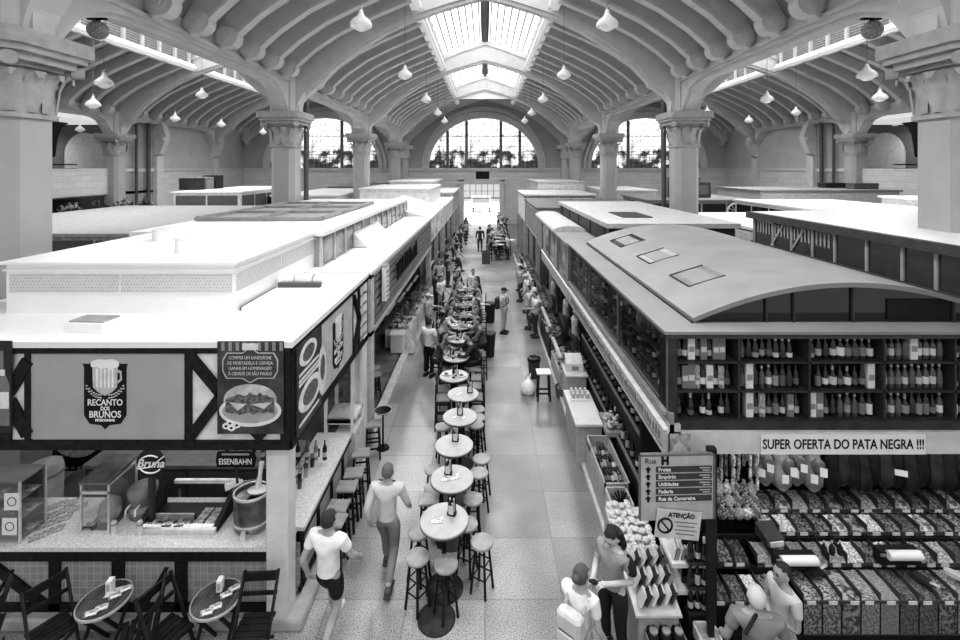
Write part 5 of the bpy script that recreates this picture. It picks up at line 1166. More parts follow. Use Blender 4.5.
# ================================================================ goods along the wine-side counters
def seed_mat(name, lo, hi, scale=55, rough=.6):
    if name in _M: return _M[name]
    m = bpy.data.materials.new(name); m.use_nodes = True; nt = m.node_tree; N = nt.nodes; L = nt.links; b = N['Principled BSDF']
    tc = N.new('ShaderNodeTexCoord'); vo = N.new('ShaderNodeTexVoronoi'); vo.inputs['Scale'].default_value = scale; cr = N.new('ShaderNodeValToRGB'); sp = N.new('ShaderNodeSeparateColor')
    L.new(tc.outputs['Object'], vo.inputs['Vector']); L.new(vo.outputs['Color'], sp.inputs[0]); L.new(sp.outputs[0], cr.inputs['Fac'])
    cr.color_ramp.elements[0].color = (lo,) * 3 + (1,); cr.color_ramp.elements[1].color = (hi,) * 3 + (1,); cr.color_ramp.elements[0].position = .3; cr.color_ramp.elements[1].position = .8
    bp = N.new('ShaderNodeBump'); bp.inputs['Strength'].default_value = .8; bp.inputs['Distance'].default_value = .01; bp.invert = True; L.new(vo.outputs['Distance'], bp.inputs['Height']); L.new(bp.outputs['Normal'], b.inputs['Normal'])
    L.new(cr.outputs['Color'], b.inputs['Base Color']); b.inputs['Roughness'].default_value = rough; _M[name] = m; return m
SEEDS = [seed_mat('goods_%d' % k, lo, hi, s) for k, (lo, hi, s) in enumerate(((.03, .3, 40), (.15, .75, 30), (.06, .5, 60), (.4, .95, 45), (.02, .15, 35), (.15, .5, 80), (.3, .75, 90), (.05, .4, 25), (.2, .42, 100), (.03, .22, 70)))]
GOODS = ['dark dried fruit', 'large pale nuts', 'mixed nuts', 'white beans', 'black olives', 'fine grain', 'pale seeds', 'dark figs', 'fine spice', 'dark raisins']
FRAMEB = grey(.07)
def bin_meshes(w_, d, h, slope, seed, g):
    """open tray whose goods rise to the back; the front is a low glass pane"""
    j = random.Random(seed); m = MB(); nx, ny = 7, 6; vs = []; fs = []
    for b in range(ny):
        for a in range(nx):
            u, v = a / (nx - 1), b / (ny - 1); edge = math.sin(math.pi * u) * .25 + .75
            vs.append((-w_ / 2 + .01 + (w_ - .02) * u, d * v, h + slope * v + .035 * edge * math.sin(math.pi * min(1, v + .2)) + j.uniform(-.008, .008)))
    for b in range(ny - 1):
        for a in range(nx - 1): i = b * nx + a; fs.append((i, i + 1, i + nx + 1, i + nx))
    n = len(vs); fr = [(v[0], .004, 0.01) for v in vs[:nx]]; vs += fr
    for a in range(nx - 1): fs.append((n + a, n + a + 1, a + 1, a))
    m.add(vs, fs, 0, True); goods = m.mesh('goods', SEEDS[g])
    tr = MB().bx(-w_ / 2, -w_ / 2 + .008, 0, d, 0, h + slope + .04).bx(-w_ / 2, w_ / 2, -.002, d, 0, .01).prism([(0, 0), (d, 0), (d, h + slope + .005), (0, h - .005)], -w_ / 2, -w_ / 2 + .008, 'x').bx(-w_ / 2, w_ / 2, -.012, .002, h - .02, h + .012).mesh('tray', FRAMEB)
    return goods, tr
TAG = MB().bx(-.055, .055, -.022, -.014, -.022, .022).mesh('price_tag', grey(.7))
PANE = {}
def nut_bin(loc, w_, d, h, slope, seed, g, label, tagged=True):
    t = T('goods_bin', label, 'bin', loc, 0, 'open bins of dried goods')
    goods, tr = bin_meshes(w_, d, h, slope, seed, g)
    for nm, me in (('goods', goods), ('tray', tr)):
        o = bpy.data.objects.new(nm, me); COL.objects.link(o); o.parent = t
        if nm == 'goods': o['kind'] = 'stuff'
    if tagged: o = bpy.data.objects.new('price_tag', TAG); COL.objects.link(o); o.parent = t; o.location = (.03 * ((seed % 3) - 1), 0, h - .005)
    MB().bx(-w_ / 2 + .01, w_ / 2 - .005, -.006, -.004, .01, h + .01).build('front_pane', glass_mat('bin_glass', .95, .06), t)
t = T('deli_stand', 'black stepped stand that carries the rows of dried goods', 'stand')
MB().bx(2.98, 8.4, 6.02, 6.5, 0, .34).bx(2.98, 8.4, 6.46, 7.6, 0, .74).build('plinth', grey(.012), t)
MB().bx(2.98, 8.4, 6.46, 6.5, .5, .86).build('riser', grey(.02), t); MB().bx(2.98, 8.4, 6.76, 6.8, .74, 1.06).build('riser', grey(.02), t); MB().bx(2.98, 8.4, 7.06, 7.6, .74, 1.14).build('riser', grey(.02), t)
TIER = [('front', 6.02, .35, .40, .44, .06, .25), ('second', 6.46, .84, .26, .06, .10, .25), ('third', 6.76, 1.02, .26, .08, .07, .255), ('top', 7.06, 1.14, .28, .07, .11, .26)]
G = [[2, 2, 7, 5, 8, 9, 9, 0, 5, 6, 2, 3], [6, 5, 8, 5, 6, 3, 0, 1, 4, 2, 6, 9, 3], [1, 3, 0, 0, 1, 7, 3, 0, 9, 1, 0, 2, 7, 4], [2, 1, 6, 2, 7, 0, 6, 2, 1, 0, 2, 1, 4, 6]]
j = random.Random(31)
for ti, (nm, y, z, d, h, sl, w_) in enumerate(TIER):
    x = (4.12, 3.78, 4.02, 4.14)[ti]; k = 0
    while x < (6.6, 6.9, 7.1, 7.4)[ti]:
        g = G[ti][k % len(G[ti])]
        nut_bin((x + w_ / 2, y, z), w_, d, h, sl, k + ti * 20, g, 'bin of %s, %s along the %s tier of the stand' % (GOODS[g], ORD[k], nm)); x += w_; k += 1
for ti, (nm, y, z, d) in enumerate((('lower', 6.12, .62, .3), ('upper', 6.46, .84, .28))):
    for k in range(4 if ti == 0 else 3):
        g = (4, 9, 3, 0, 0, 4, 6)[k + ti * 3]; nut_bin((3.12 + k * .225, y, z), .22, d, .07, .1, 90 + k + ti * 7, g, 'bin of %s at the sign-post end, %s on its %s step' % (GOODS[g], ORD[k], nm))
t = T('bin_support', 'black ledge under the bins at the sign-post end of the stand', 'ledge'); MB().bx(3.0, 3.95, 6.1, 6.46, .3, .61).bx(3.0, 3.66, 6.46, 6.74, .72, .83).build('ledge', grey(.015), t)
for k in range(16):        # packed bags behind glass at the post end
    b = T('goods_bag', 'clear packed bag of %s behind the scales, %s from the sign post' % (GOODS[(2, 1, 6, 3, 1, 2, 6, 1)[k % 8]], ORD[k]), 'bag', (3.56 + .125 * (k % 5), 6.98 + .05 * (k // 5), 1.12 + .15 * (k // 5)), 0, 'packed bags at the post end'); MB().sph((0, 0, .1), (.08, .06, .1), 10, 7).build('bag', SEEDS[(2, 1, 6, 3, 1, 2, 6, 1)[k % 8]], b); MB().lathe([(.02, .18), (.03, .23), (0, .23)], n=8).build('knot', grey(.6), b)
# scales, paper rolls, scoops
for i, (px, py, Y, a) in enumerate(((771, 534, 6.6, R(8)), )):
    t = T('scale', 'dark counter scale with a pale display among the bins', 'scale', (fx(px, Y), Y, 1.12), a); t.scale = (.78, .78, .78)
    MB().bx(-.16, .16, -.12, .2, 0, .08).build('body', grey(.04), t); MB().prism([(-.14, .03), (-.12, .1), (.2, .2), (.2, 0), (-.14, 0)], -.17, .17, 'x').build('plate', grey(.07, .3), t); MB().bx(-.13, .13, -.16, -.13, .0, .08).build('display', grey(.65), t); MB().tube([(0, 0, -.3), (0, 0, 0)], .03, 8).build('stem', grey(.03), t)
for i, (px, py, Y, z) in enumerate(((799, 555, 6.3, 1.02), (903, 556, 6.35, 1.05))):
    t = T('paper_roll', ('first' if i == 0 else 'second') + ' roll of white wrapping paper on a black holder among the bins', 'paper roll', (fx(px, Y), Y, z))
    MB().tube([(-.24 + .04 * i, 0, .06), (.24, 0, .06)], .06, 14).build('roll', WHT, t); MB().bx(-.28, .28, .03, .16, -.1, .08).build('holder', grey(.02), t); MB().tube([(-.3, 0, .06), (-.24, 0, .06)], .02, 8).build('spindle', grey(.2), t)
for i, (px, Y, z) in enumerate(((815, 6.28, .92), (920, 6.22, .90), (952, 6.25, .93))):
    t = T('scoop', '%s dark metal scoop lying in the seeds of the front tier' % ORD[i], 'scoop', (fx(px, Y), Y, z), R((20, -60, -50)[i])); MB().prism([(-.08, -.045), (.1, -.06), (.1, .06), (-.08, .045)], 0, .05, 'z').build('bowl', grey((.03, .04, .5)[i], .3), t); MB().tube([(.1, 0, .03), (.2, 0, .05)], .015, 8).build('handle', grey(.6, .3), t)
for k in range(3):
    t = T('oil_bottle', 'small dark corked bottle beside the paper rolls, %s of three' % ORD[k], 'bottle', (fx(824 + 8 * k, 6.5), 6.5, 1.0), 0, 'small bottles by the paper rolls'); MB().lathe([(.03, 0), (.04, .04), (.035, .1), (.012, .14), (.012, .18), (0, .18)], n=10).build('glass', grey(.03, .1), t); MB().lathe([(.0125, .16), (.013, .19), (0, .19)], n=8).build('cork', grey(.5), t)
# hams and sausages on a rail
t = T('ham_rail', 'steel rail under the wine kiosk soffit from which hams hang', 'rail'); MB().tube([(3.0, 7.05, 2.62), (8.3, 7.05, 2.62)], .02, 8).build('bar', STEEL, t)
for x in (3.1, 5.6, 8.2): MB().tube([(x, 7.05, 2.62), (x, 7.05, 2.74)], .012, 6).build('bracket', STEEL, t)
def ham_mesh(sc_, seed):
    j = random.Random(seed)
    return MB().tube([(0, 0, 0), (.01, 0, -.12), (.0, 0, -.26), (-.02, 0, -.42), (-.03, .01, -.6), (-.02, 0, -.76), (0, 0, -.86)], [.03, .045, .055, .09, .135, .12, .03], 14)
for k in range(16):
    px = (766, 783, 797, 814, 832, 842, 852, 862, 873, 884, 896, 909, 921, 935, 947, 959)[k]
    Y = 7.05; v = (.26, .34, .22, .3)[k] if k < 4 else (.018, .035, .015, .028)[k % 4]; lb = ('pale cured ham with paper tags' if k < 4 else 'dark cured ham') + ' hanging from the rail, %s from the sausages' % ORD[k]
    t = T('hanging_ham', lb, 'ham', (fx(px, Y), Y, 2.52), j.uniform(-.6, .6), 'hams on the rail'); s = j.uniform(1.06, 1.22); t.scale = (s, s, s)
    ham_mesh(1, k).build('leg_of_ham', mat('ham_%d' % int(v * 100), v * .55, .35, v2=v * 1.5, scale=5, bump=.3), t); MB().tube([(0, 0, -.02), (.01, 0, .05)], .012, 6).build('string', grey(.6), t)
    if k < 4:
        for q, (x, z) in enumerate(((-.04, -.62), (.06, -.52))): MB().bx(x - .04, x + .04, -.15, -.145, z - .06, z + .05).build('paper_tag', WHT, t)
        MB().sph((.02, -.1, -.5), (.08, .04, .12), 10, 7).build('cut_face', mat('cut_face', .08, .4, v2=.2, scale=12), t)
    elif k in (10, 14): MB().bx(-.07, .07, -.15, -.145, -.62, -.54).build('paper_tag', WHT, t)
for k in range(22):
    x = 3.5 + .042 * (k * 7 % 15) + .01; t = T('hanging_sausage', 'string of pale cured sausage by the sign post, %s in the bunch' % ORD[k], 'sausage', (x, 6.95 + .05 * (k % 4), 2.58 - .14 * (k % 3)), k, 'hanging sausages by the post')
    m = MB(); z = 0
    for q in range(3 + k % 2): m.tube([(0, 0, z), (.01, 0, z - .02), (.012, 0, z - .16), (0, 0, z - .18)], [.006, .024, .024, .006], 8, 0); z -= .19
    m.build('sausage_link', mat('sausage_%d' % (k % 3), (.12, .3, .5)[k % 3], .4, amt=.5, scale=25), t); MB().tube([(0, 0, 0), (0, 0, .2)], .004, 5).build('string', grey(.6), t)
# direction sign and notice on a post
t = T('direction_sign', 'grey street direction sign with arrows and five dark name bars', 'sign', (fx(678, 6.0), 6.0, 2.28), R(2))
MB().bx(-.49, .47, 0, .04, -.42, .42).build('panel', mat('sign_grey', .46, .5), t); MB().bx(.46, .49, -.005, .045, -.42, .43).bx(-.5, .49, -.005, .045, .405, .43).bx(-.5, -.485, -.005, .045, -.42, .43).build('edge', grey(.15), t)
text('Rua', .10, grey(.1), t, -.36, .345, -.006); text('H', .14, BTXT, t, -.17, .345, -.006, bold=.008)
NM = ['Frutas', 'Emp\u00f3rio', 'Utilidades', 'Padaria', 'Rua da Cantareira']
for k, s in enumerate(NM):
    z = .235 - .094 * k; b = MB().bx(-.29, .44, -.006, 0, z - .037, z + .037).build('name_bar', grey(.07), t)
    text(s, .066, WTXT, b, -.26, z, -.008, 'LEFT', bold=.0012)
    a = MB().prism([(-.39, z + .04), (-.35, z + .0), (-.375, z), (-.375, z - .038), (-.405, z - .038), (-.405, z), (-.43, z)], -.006, 0).build('arrow', BTXT, t)
    if k < 4: MB().bx(.28, .42, -.009, -.006, z + .008, z + .02).bx(.32, .42, -.009, -.006, z - .022, z - .01).build('small_print', grey(.55), b)
t = T('sign_post', 'dark square post carrying the direction sign', 'post', (fx(712, 6.06), 6.08, 0)); MB().bx(-.055, .055, -.04, .04, 0, 2.75).build('upright', grey(.03), t); MB().bbox(-.12, .12, -.1, .1, 0, .03, .01).build('foot', grey(.05), t)
t = T('attention_sign', 'tilted pale notice with a no-smoking style ring under the direction sign', 'notice', (fx(678.5, 5.95), 5.96, fz(525.5, 5.95))); t.rotation_euler = (0, R(7), R(2))
MB().bx(-.29, .29, 0, .01, -.18, .18).build('sheet', mat('notice_paper', .62, .5), t)
text('ATEN\u00c7\u00c3O', .08, BTXT, t, .03, .12, -.004, bold=.002, wx=.9)
MB().tube([(-.17 + .09 * math.cos(a * .314), -.006, -.02 + .09 * math.sin(a * .314)) for a in range(21)], .012, 5).tube([(-.23, -.006, .04), (-.11, -.006, -.08)], .01, 5).build('ban_ring', BTXT, t)
m = MB()
for k in range(4): m.bx(-.04 + .02 * (k % 2), .25 - .03 * (k % 2), -.004, 0, .03 - .05 * k, .045 - .05 * k)
m.build('small_print', grey(.25), t)

# boxes, troughs and tables along X 2.1 .. 2.7
def open_trough(name, label, x0, x1, y0, y1, h, tone, cat='trough'):
    t = T(name, label, cat); MB().bx(x0, x1, y0, y1, 0, h * .75).build('base', grey(tone), t)
    m = MB().bx(x0, x0 + .03, y0, y1, h * .75, h).bx(x1 - .03, x1, y0, y1, h * .75, h).bx(x0, x1, y0, y0 + .03, h * .75, h).bx(x0, x1, y1 - .03, y1, h * .75, h); m.build('rim', grey(tone * 1.1), t); return t
open_trough('wine_trough', 'pale open trough of lying wine bottles beside the aisle', 2.12, 2.58, 8.25, 9.75, .8, .45)
for k in range(12):
    b = bottle('d', (2.2 + .1 * (k % 4), 8.5 + .38 * (k // 4), .62), '%s lying in the pale trough, ' + '%s from its front' % ORD[k], 'bottles lying in the trough', 1.1); b.rotation_euler = (R(-65), 0, R(10 * (k % 3)))
t = open_trough('planter_box', 'pale box with a spiky plant in front of the wine trough', 2.08, 2.46, 7.62, 8.1, .85, .5, 'box')
pt = T('spiky_plant', 'dark spiky pineapple-like plant in the pale box', 'plant', (2.3, 7.85, .62)); m = MB()
for k in range(26):
    a = k * 2.4; r_ = .02 + .005 * k; m.beam((0, 0, .1), (math.cos(a) * (.05 + r_), math.sin(a) * (.05 + r_), .3 - .004 * k), .02, .008)
m.build('leaves', grey(.03), pt); MB().lathe([(.05, 0), (.08, .06), (.07, .14), (0, .18)], n=12).build('fruit', grey(.12), pt)
t = T('white_counter', 'long white-topped counter block beside the aisle', 'counter'); MB().bx(1.98, 2.5, 9.95, 11.4, 0, .88).build('body', mat('counter_side', .5, .6), t); MB().bbox(1.93, 2.55, 9.9, 11.45, .88, .94, .012).build('worktop', WHT, t); MB().bx(1.96, 1.98, 10.1, 11.3, .1, .8).build('side_panel', grey(.42), t)
t = T('jam_tray', 'white tray of small jars on the white counter', 'tray', (2.25, 11.1, .94)); MB().bx(-.24, .24, -.22, .22, 0, .03).build('tray', WHT, t)
for k in range(12):
    b = T('small_jar', 'small pale jar in the tray on the white counter, %s in order' % ORD[k], 'jar', (2.08 + .11 * (k % 4), 10.98 + .12 * (k // 4), .97), 0, 'jars on the white counter'); MB().lathe([(.035, 0), (.04, .02), (.04, .08), (.03, .1), (0, .1)], n=10).build('glass', grey(.55, .2), b); MB().lathe([(.033, .1), (.034, .12), (0, .12)], n=10).build('lid', grey(.85), b)
for k in range(9):
    b = T('paper_parcel', 'crumpled speckled parcel at the inner end of the white counter, %s of the heap' % ORD[k], 'parcel', (2.62 + .1 * (k % 3), 9.75 + .16 * (k // 3), .94 + .05 * (k % 2)), k, 'speckled parcels'); MB().sph((0, 0, .06), (.08, .09, .065), 9, 6).build('wrap', seed_mat('parcel_print', .2, .8, 18), b); MB().lathe([(.015, .11), (.035, .15), (0, .15)], n=8).build('knot', grey(.7), b)
t = T('ledge_table', 'narrow dark ledge under the speckled parcels', 'ledge'); MB().bx(2.52, 2.95, 9.6, 10.4, .84, .94).build('top', grey(.4), t); MB().bx(2.55, 2.9, 9.7, 10.3, 0, .84).build('base', grey(.05), t)
t = T('carton_stand', 'tall grey box stand with a white carton on top beside the aisle', 'stand'); MB().bbox(2.12, 2.62, 12.0, 12.7, 0, 1.0, .01).build('body', mat('counter_side', .5, .6), t); MB().bbox(2.08, 2.66, 11.96, 12.74, 1.0, 1.05, .01).build('top', grey(.7), t)
t = T('white_carton', 'open white carton with a printed label on the tall grey stand', 'carton', (2.36, 12.35, 1.05)); MB().bx(-.22, .22, -.15, .15, 0, .2).build('box_body', WHT, t); MB().bx(-.08, .1, -.156, -.15, .04, .14).build('label', grey(.3), t); MB().prism([(-.15, .2), (.2, .36), (.2, .34), (-.13, .19)], -.22, .22, 'x').build('flap', grey(.75), t)
t = T('white_stool', 'white-topped dark wooden stool beside the tall grey stand', 'stool', floor_at(543.5, 397)); sx_ = 0
t.location = (floor_at(543.5, 371, .78)[0], floor_at(543.5, 371, .78)[1], 0); MB().bbox(-.2, .2, -.17, .17, .74, .78, .01).build('seat', WHT, t)
for sx in (-1, 1):
    for sy in (-1, 1): MB().beam((sx * .14, sy * .12, .74), (sx * .17, sy * .15, 0), .04, .04).build('leg', WOODD, t)
MB().bx(-.16, .16, -.15, -.12, .2, .24).bx(-.16, .16, .12, .15, .2, .24).build('foot_rail', WOODD, t)
x, y, _ = floor_at(528, 393); t = T('rubbish_bag', 'knotted white plastic bag of rubbish on the floor by the white stool', 'bag', (x, y, 0)); MB().lathe([(.05, 0), (.18, .02), (.22, .12), (.19, .25), (.1, .36), (.04, .42), (0, .43)], n=16).build('sack', mat('white_plastic', .85, .35, bump=.6, scale=9), t)
for k in (-1, 1): MB().tube([(.02 * k, 0, .4), (.06 * k, 0, .48), (.08 * k, .02, .56)], [.03, .03, .012], 8).build('tie_ear', mat('white_plastic', .85, .35), t)
x, y, _ = floor_at(534, 377); t = T('waste_bin', 'dark round bin overflowing with a black liner beside the rubbish bag', 'bin', (x, y, 0)); MB().lathe([(.15, 0), (.19, .55), (.17, .55), (.14, .05), (0, .05)], n=18).build('tub', grey(.06, .4), t); MB().lathe([(.17, .5), (.21, .52), (.2, .6), (.12, .63), (.05, .58), (0, .6)], n=14).build('liner', mat('black_liner', .02, .25, bump=.8, scale=14), t)
stall_case((2.4, 14.0, 0), .6, 1.6, 1.0, 'white crate table of produce on the wine side, beyond the carton stand', .5)
t = T('lidded_basket', 'low basket of dark produce between the crate table and the bin', 'basket', (2.2, 13.0, 0)); MB().lathe([(.2, 0), (.25, .3), (.23, .3), (.18, .02), (0, .02)], n=16).build('wicker', grey(.15), t); MB().sph((0, 0, .28), (.2, .2, .08), 10, 6).build('produce', SEEDS[0], t)
for i, (y, d, tn, lb) in enumerate(((16.6, 2.2, .05, 'black-fronted stall table with white goods on the wine side'), (19.5, 2.4, .5, 'second stall table with white goods on the wine side'), (22.5, 2.6, .6, 'third stall table with white goods on the wine side'), (26.5, 3.5, .5, 'fourth stall table on the wine side, farther along'))):
    stall_case((2.42, y, 0), .6, d, 1.1, lb, tn)
for i, (y, lb) in enumerate(((25, 'display case under the gabled kiosk'), (27.8, 'second display case under the gabled kiosk'), (33, 'display case under the stepped white kiosk'))): stall_case((-2.6, y, 0), .7, 2.2, 1.2, lb, .7)
# near end: white packets, stacked leaflets of sweets, foam tray, crates, bottle rack
t = T('sweets_counter', 'pale sloping counter carrying white packets and sweet boxes', 'counter'); MB().prism([(6.0, .62), (7.5, .9), (7.5, 0), (6.0, 0)], 1.98, 2.5, 'x').build('body', grey(.4), t); MB().prism([(5.98, .64), (7.52, .92), (7.52, .89), (5.98, .61)], 1.94, 2.54, 'x').build('top', grey(.7), t)
j = random.Random(44)
for k in range(34):
    u, v = (k % 6) / 5, (k // 6) / 5; b = T('white_packet', 'small crinkled white packet heaped on the sloping counter, %s in the heap' % ORD[k], 'packet', (2.0 + u * .48, 6.78 + v * .7, .80 + .13 * v + .03 * (k % 2)), k, 'white packets in the heap'); MB().sph((0, 0, .04), (.065, .055, .035), 9, 6).build('wrap', mat('packet_white', .72, .4, amt=.25, scale=30), b); MB().beam((-.09, 0, .04), (.09, .0, .04), .06, .008).build('frill', grey(.8), b)
for r_ in range(3):
    for k in range(6):
        b = T('sweet_box', 'flat picture-lidded sweet box, %s of the %s slanted row' % (ORD[k], ('front', 'middle', 'back')[r_]), 'box', (2.02 + .085 * k, 6.1 + .23 * r_ + .01 * k, .70 + .055 * r_), 0, 'slanted sweet boxes'); b.rotation_euler = (R(-12), R(28), R(-14))
        MB().bx(-.02, .012, -.1, .1, 0, .16).build('box_body', grey(.06 if k % 2 else .7), b); MB().bx(.012, .016, -.095, .095, .005, .155).bx(-.02, .012, -.1, .1, .16, .163).build('lid', mat('sweet_print', .3, .4, v2=.9, scale=22), b)
t = T('foam_shelf', 'white foam tray shelf stacked with packs above the crates', 'shelf', (2.72, 6.5, 0)); each('shelf_board', [(-.2, .2, -.25, .25, 1.02, 1.08), (-.2, .2, -.25, .25, .66, .72)], WHT, t); MB().bx(-.18, .18, .22, .25, 0, 1.08).build('back_board', grey(.55), t)
for k in range(7):
    b = T('foam_pack', 'upright white and grey pack on the foam tray shelf, %s in line' % ORD[k], 'pack', (2.56 + .045 * k, 6.42, 1.08), R(-20), 'packs on the foam shelf'); b.rotation_euler = (0, R(15), R(-10)); MB().bx(-.014, .014, -.12, .12, 0, .17).build('box_body', grey((.8, .3)[k % 2]), b); MB().bx(-.015, .015, -.1, .1, .17, .175).build('lid', WHT, b)
b = T('round_tub', 'small white round tub on top of the packs on the foam shelf', 'tub', (2.64, 6.72, 1.08)); MB().lathe([(.07, 0), (.08, .14), (.06, .2), (0, .22)], n=14).build('pot', WHT, b); MB().lathe([(.081, .13), (.085, .13), (.085, .15), (.081, .15)], n=14).build('rim', grey(.5), b)
for i, (x, z, w_, lb) in enumerate(((2.3, 0, .5, 'wooden crate of dark jars under the sweet boxes'), (2.86, 0, .28, 'narrow white crate with a label by the sign post'))):
    t = T('wooden_crate', lb, 'crate', (x, 5.95, z)); m = MB().bx(-w_ / 2, w_ / 2, -.16, -.14, 0, .45).bx(-w_ / 2, w_ / 2, .14, .16, 0, .45).bx(-w_ / 2, -w_ / 2 + .02, -.16, .16, 0, .45).bx(w_ / 2 - .02, w_ / 2, -.16, .16, 0, .45).bx(-w_ / 2, w_ / 2, -.16, .16, 0, .3); m.build('slatted_side', mat('crate_wood_%d' % i, (.25, .65)[i], .7, amt=.3, scale=7), t); MB().tube([(.1 * math.cos(a * .4) * (1 - .4 * i), -.165, .2 + .1 * math.sin(a * .4) * (1 - .4 * i)) for a in range(17)], .006, 4).build('stamped_mark', grey(.08), t)
for k in range(6):
    b = T('dark_jar', 'dark glass jar with bright lid in the wooden crate, %s in order' % ORD[k], 'jar', (2.14 + .16 * (k % 3), 5.9 + .13 * (k // 3), .31), 0, 'jars in the crate'); MB().lathe([(.06, 0), (.068, .02), (.068, .16), (.05, .2), (0, .2)], n=12).build('glass', grey(.03, .12), b); MB().lathe([(.05, .2), (.052, .225), (0, .23)], n=12).build('lid', grey(.35, .3), b)
t = T('bottle_tower', 'dark tower shelf of wine bottles beside the sign post', 'shelf', (2.84, 6.28, 0)); MB().bx(-.14, .14, .08, .12, 0, 1.45).build('back_board', grey(.015), t)
for k in range(3): MB().bx(-.14, .14, -.12, .12, .47 + .33 * k, .49 + .33 * k).build('shelf_board', grey(.05), t)
MB().bx(-.14, .14, -.12, .1, 0, .47).build('base', grey(.03), t)
for r_ in range(3):
    for k in range(3): bottle('dpc'[k] if r_ == 1 else 'ddc'[k], (2.75 + .09 * k, 6.22, .49 + .33 * r_), '%s, ' + '%s on the %s board of the bottle tower' % (ORD[k], ROWN[r_]), 'bottles in the tower')
# bins and posters farther along the aisle
x, y, _ = floor_at(486, 263.5); t = T('waste_bin', 'square dark bin standing alone in the middle of the aisle', 'bin', (x, y, 0)); t.scale = (.72, .72, .66); MB().bbox(-.38, .38, -.3, .3, 0, 1.25, .03).build('tub', grey(.08), t); MB().bbox(-.4, .4, -.32, .32, 1.1, 1.25, .03).build('lid', grey(.12), t)
x, y, _ = floor_at(488, 350); 
for i, (px, py, lb) in enumerate(((489, 356, 'dark bin pressed against the crowded tables on the wine side'), (490, 322, 'second dark bin against the crowded tables, farther back'))):
    x, y, _ = floor_at(px, py); t = T('waste_bin', lb, 'bin', (x, y, 0)); MB().lathe([(.18, 0), (.22, .75), (0, .78)], n=14).build('tub', grey(.03), t); MB().lathe([(.2, .74), (.24, .75), (.24, .8), (0, .82)], n=14).build('rim', grey(.05), t)
t = T('white_plinth', 'white square plinth beside the far crowd on the wine side', 'plinth', (1.95, 34.6, 0)); t.scale = (.75, .75, .85); MB().bx(-.35, .35, -.3, .3, 0, 1.05).build('body', grey(.6), t); MB().bx(-.4, .4, -.35, .35, 1.05, 1.25).build('top', WHT, t)
# ================================================================ people
def skin_mesh(nodes, edges, root, level=1):
    """grow one continuous surface round a joint skeleton; nodes: name -> (xyz, radius)"""
    names = list(nodes); idx = {n: i for i, n in enumerate(names)}
    me = bpy.data.meshes.new('skeleton'); me.from_pydata([nodes[n][0] for n in names], [(idx[a], idx[b]) for a, b in edges], [])
    o = bpy.data.objects.new('skeleton', me); COL.objects.link(o); o.modifiers.new('s', 'SKIN'); sv = me.skin_vertices[0].data
    for n in names: r = nodes[n][1]; sv[idx[n]].radius = (r, r) if not isinstance(r, tuple) else r; sv[idx[n]].use_root = n == root
    sd = o.modifiers.new('d', 'SUBSURF'); sd.levels = sd.render_levels = level
    ev = o.evaluated_get(bpy.context.evaluated_depsgraph_get()); em = ev.to_mesh()
    vs = [tuple(v.co) for v in em.vertices]; fs = [tuple(p.vertices) for p in em.polygons]
    ev.to_mesh_clear(); bpy.data.objects.remove(o); bpy.data.meshes.remove(me)
    return vs, fs
def lerp(a, b, t): return tuple(a[i] + (b[i] - a[i]) * t for i in range(3))
POSES = {
    'stand': {}, 'walk': dict(kneel=(.09, -.20, .50), anklel=(.09, -.26, .10), kneer=(-.09, -.04, .49), ankler=(-.09, .28, .14), elbowl=(.25, .12, 1.13), wristl=(.24, .05, .90), elbowr=(-.25, -.08, 1.13), wristr=(-.23, -.26, .95)),
    'phone': dict(elbowl=(.245, .02, 1.12), wristl=(.10, -.25, 1.20), elbowr=(-.245, .0, 1.12), wristr=(-.08, -.27, 1.17)),
    'fold': dict(elbowl=(.25, -.02, 1.12), wristl=(-.06, -.2, 1.10), elbowr=(-.25, -.02, 1.12), wristr=(.08, -.22, 1.06)),
    'reach': dict(elbowl=(.24, -.12, 1.16), wristl=(.18, -.38, 1.16), elbowr=(-.25, .03, 1.12), wristr=(-.24, -.08, .9)),
    'carry': dict(elbowl=(.27, .02, 1.12), wristl=(.26, -.16, .96), elbowr=(-.27, .02, 1.12), wristr=(-.24, -.16, .98)),
}
for nm, lean in (('sit', .06), ('sit_lean', .18)):
    d = dict(pelvis=(0, .02, .84), waist=(0, .02 - lean * .2, .97), chest=(0, .0 - lean * .7, 1.16), uchest=(0, -lean, 1.29), neck=(0, -lean - .02, 1.39), head=(0, -lean - .05, 1.50),
             shoulderl=(.185, -lean, 1.30), shoulderr=(-.185, -lean, 1.30), elbowl=(.26, -lean - .16, 1.09), wristl=(.15, -lean - .36, 1.11), elbowr=(-.26, -lean - .14, 1.09), wristr=(-.13, -lean - .38, 1.12),
             hipl=(.09, .0, .82), hipr=(-.09, .0, .82), kneel=(.13, -.40, .80), kneer=(-.13, -.40, .80), anklel=(.12, -.34, .36), ankler=(-.12, -.36, .34))
    POSES[nm] = d
BASE = dict(pelvis=(0, 0, .94), waist=(0, .0, 1.07), chest=(0, .0, 1.26), uchest=(0, .01, 1.39), neck=(0, .0, 1.48), head=(0, -.02, 1.59), shoulderl=(.185, .01, 1.40), shoulderr=(-.185, .01, 1.40), elbowl=(.25, .03, 1.12), elbowr=(-.25, .03, 1.12), wristl=(.25, -.05, .88), wristr=(-.25, -.05, .88),
            hipl=(.09, 0, .90), hipr=(-.09, 0, .90), kneel=(.10, -.02, .49), kneer=(-.10, -.02, .49), anklel=(.10, .03, .09), ankler=(-.10, .03, .09))
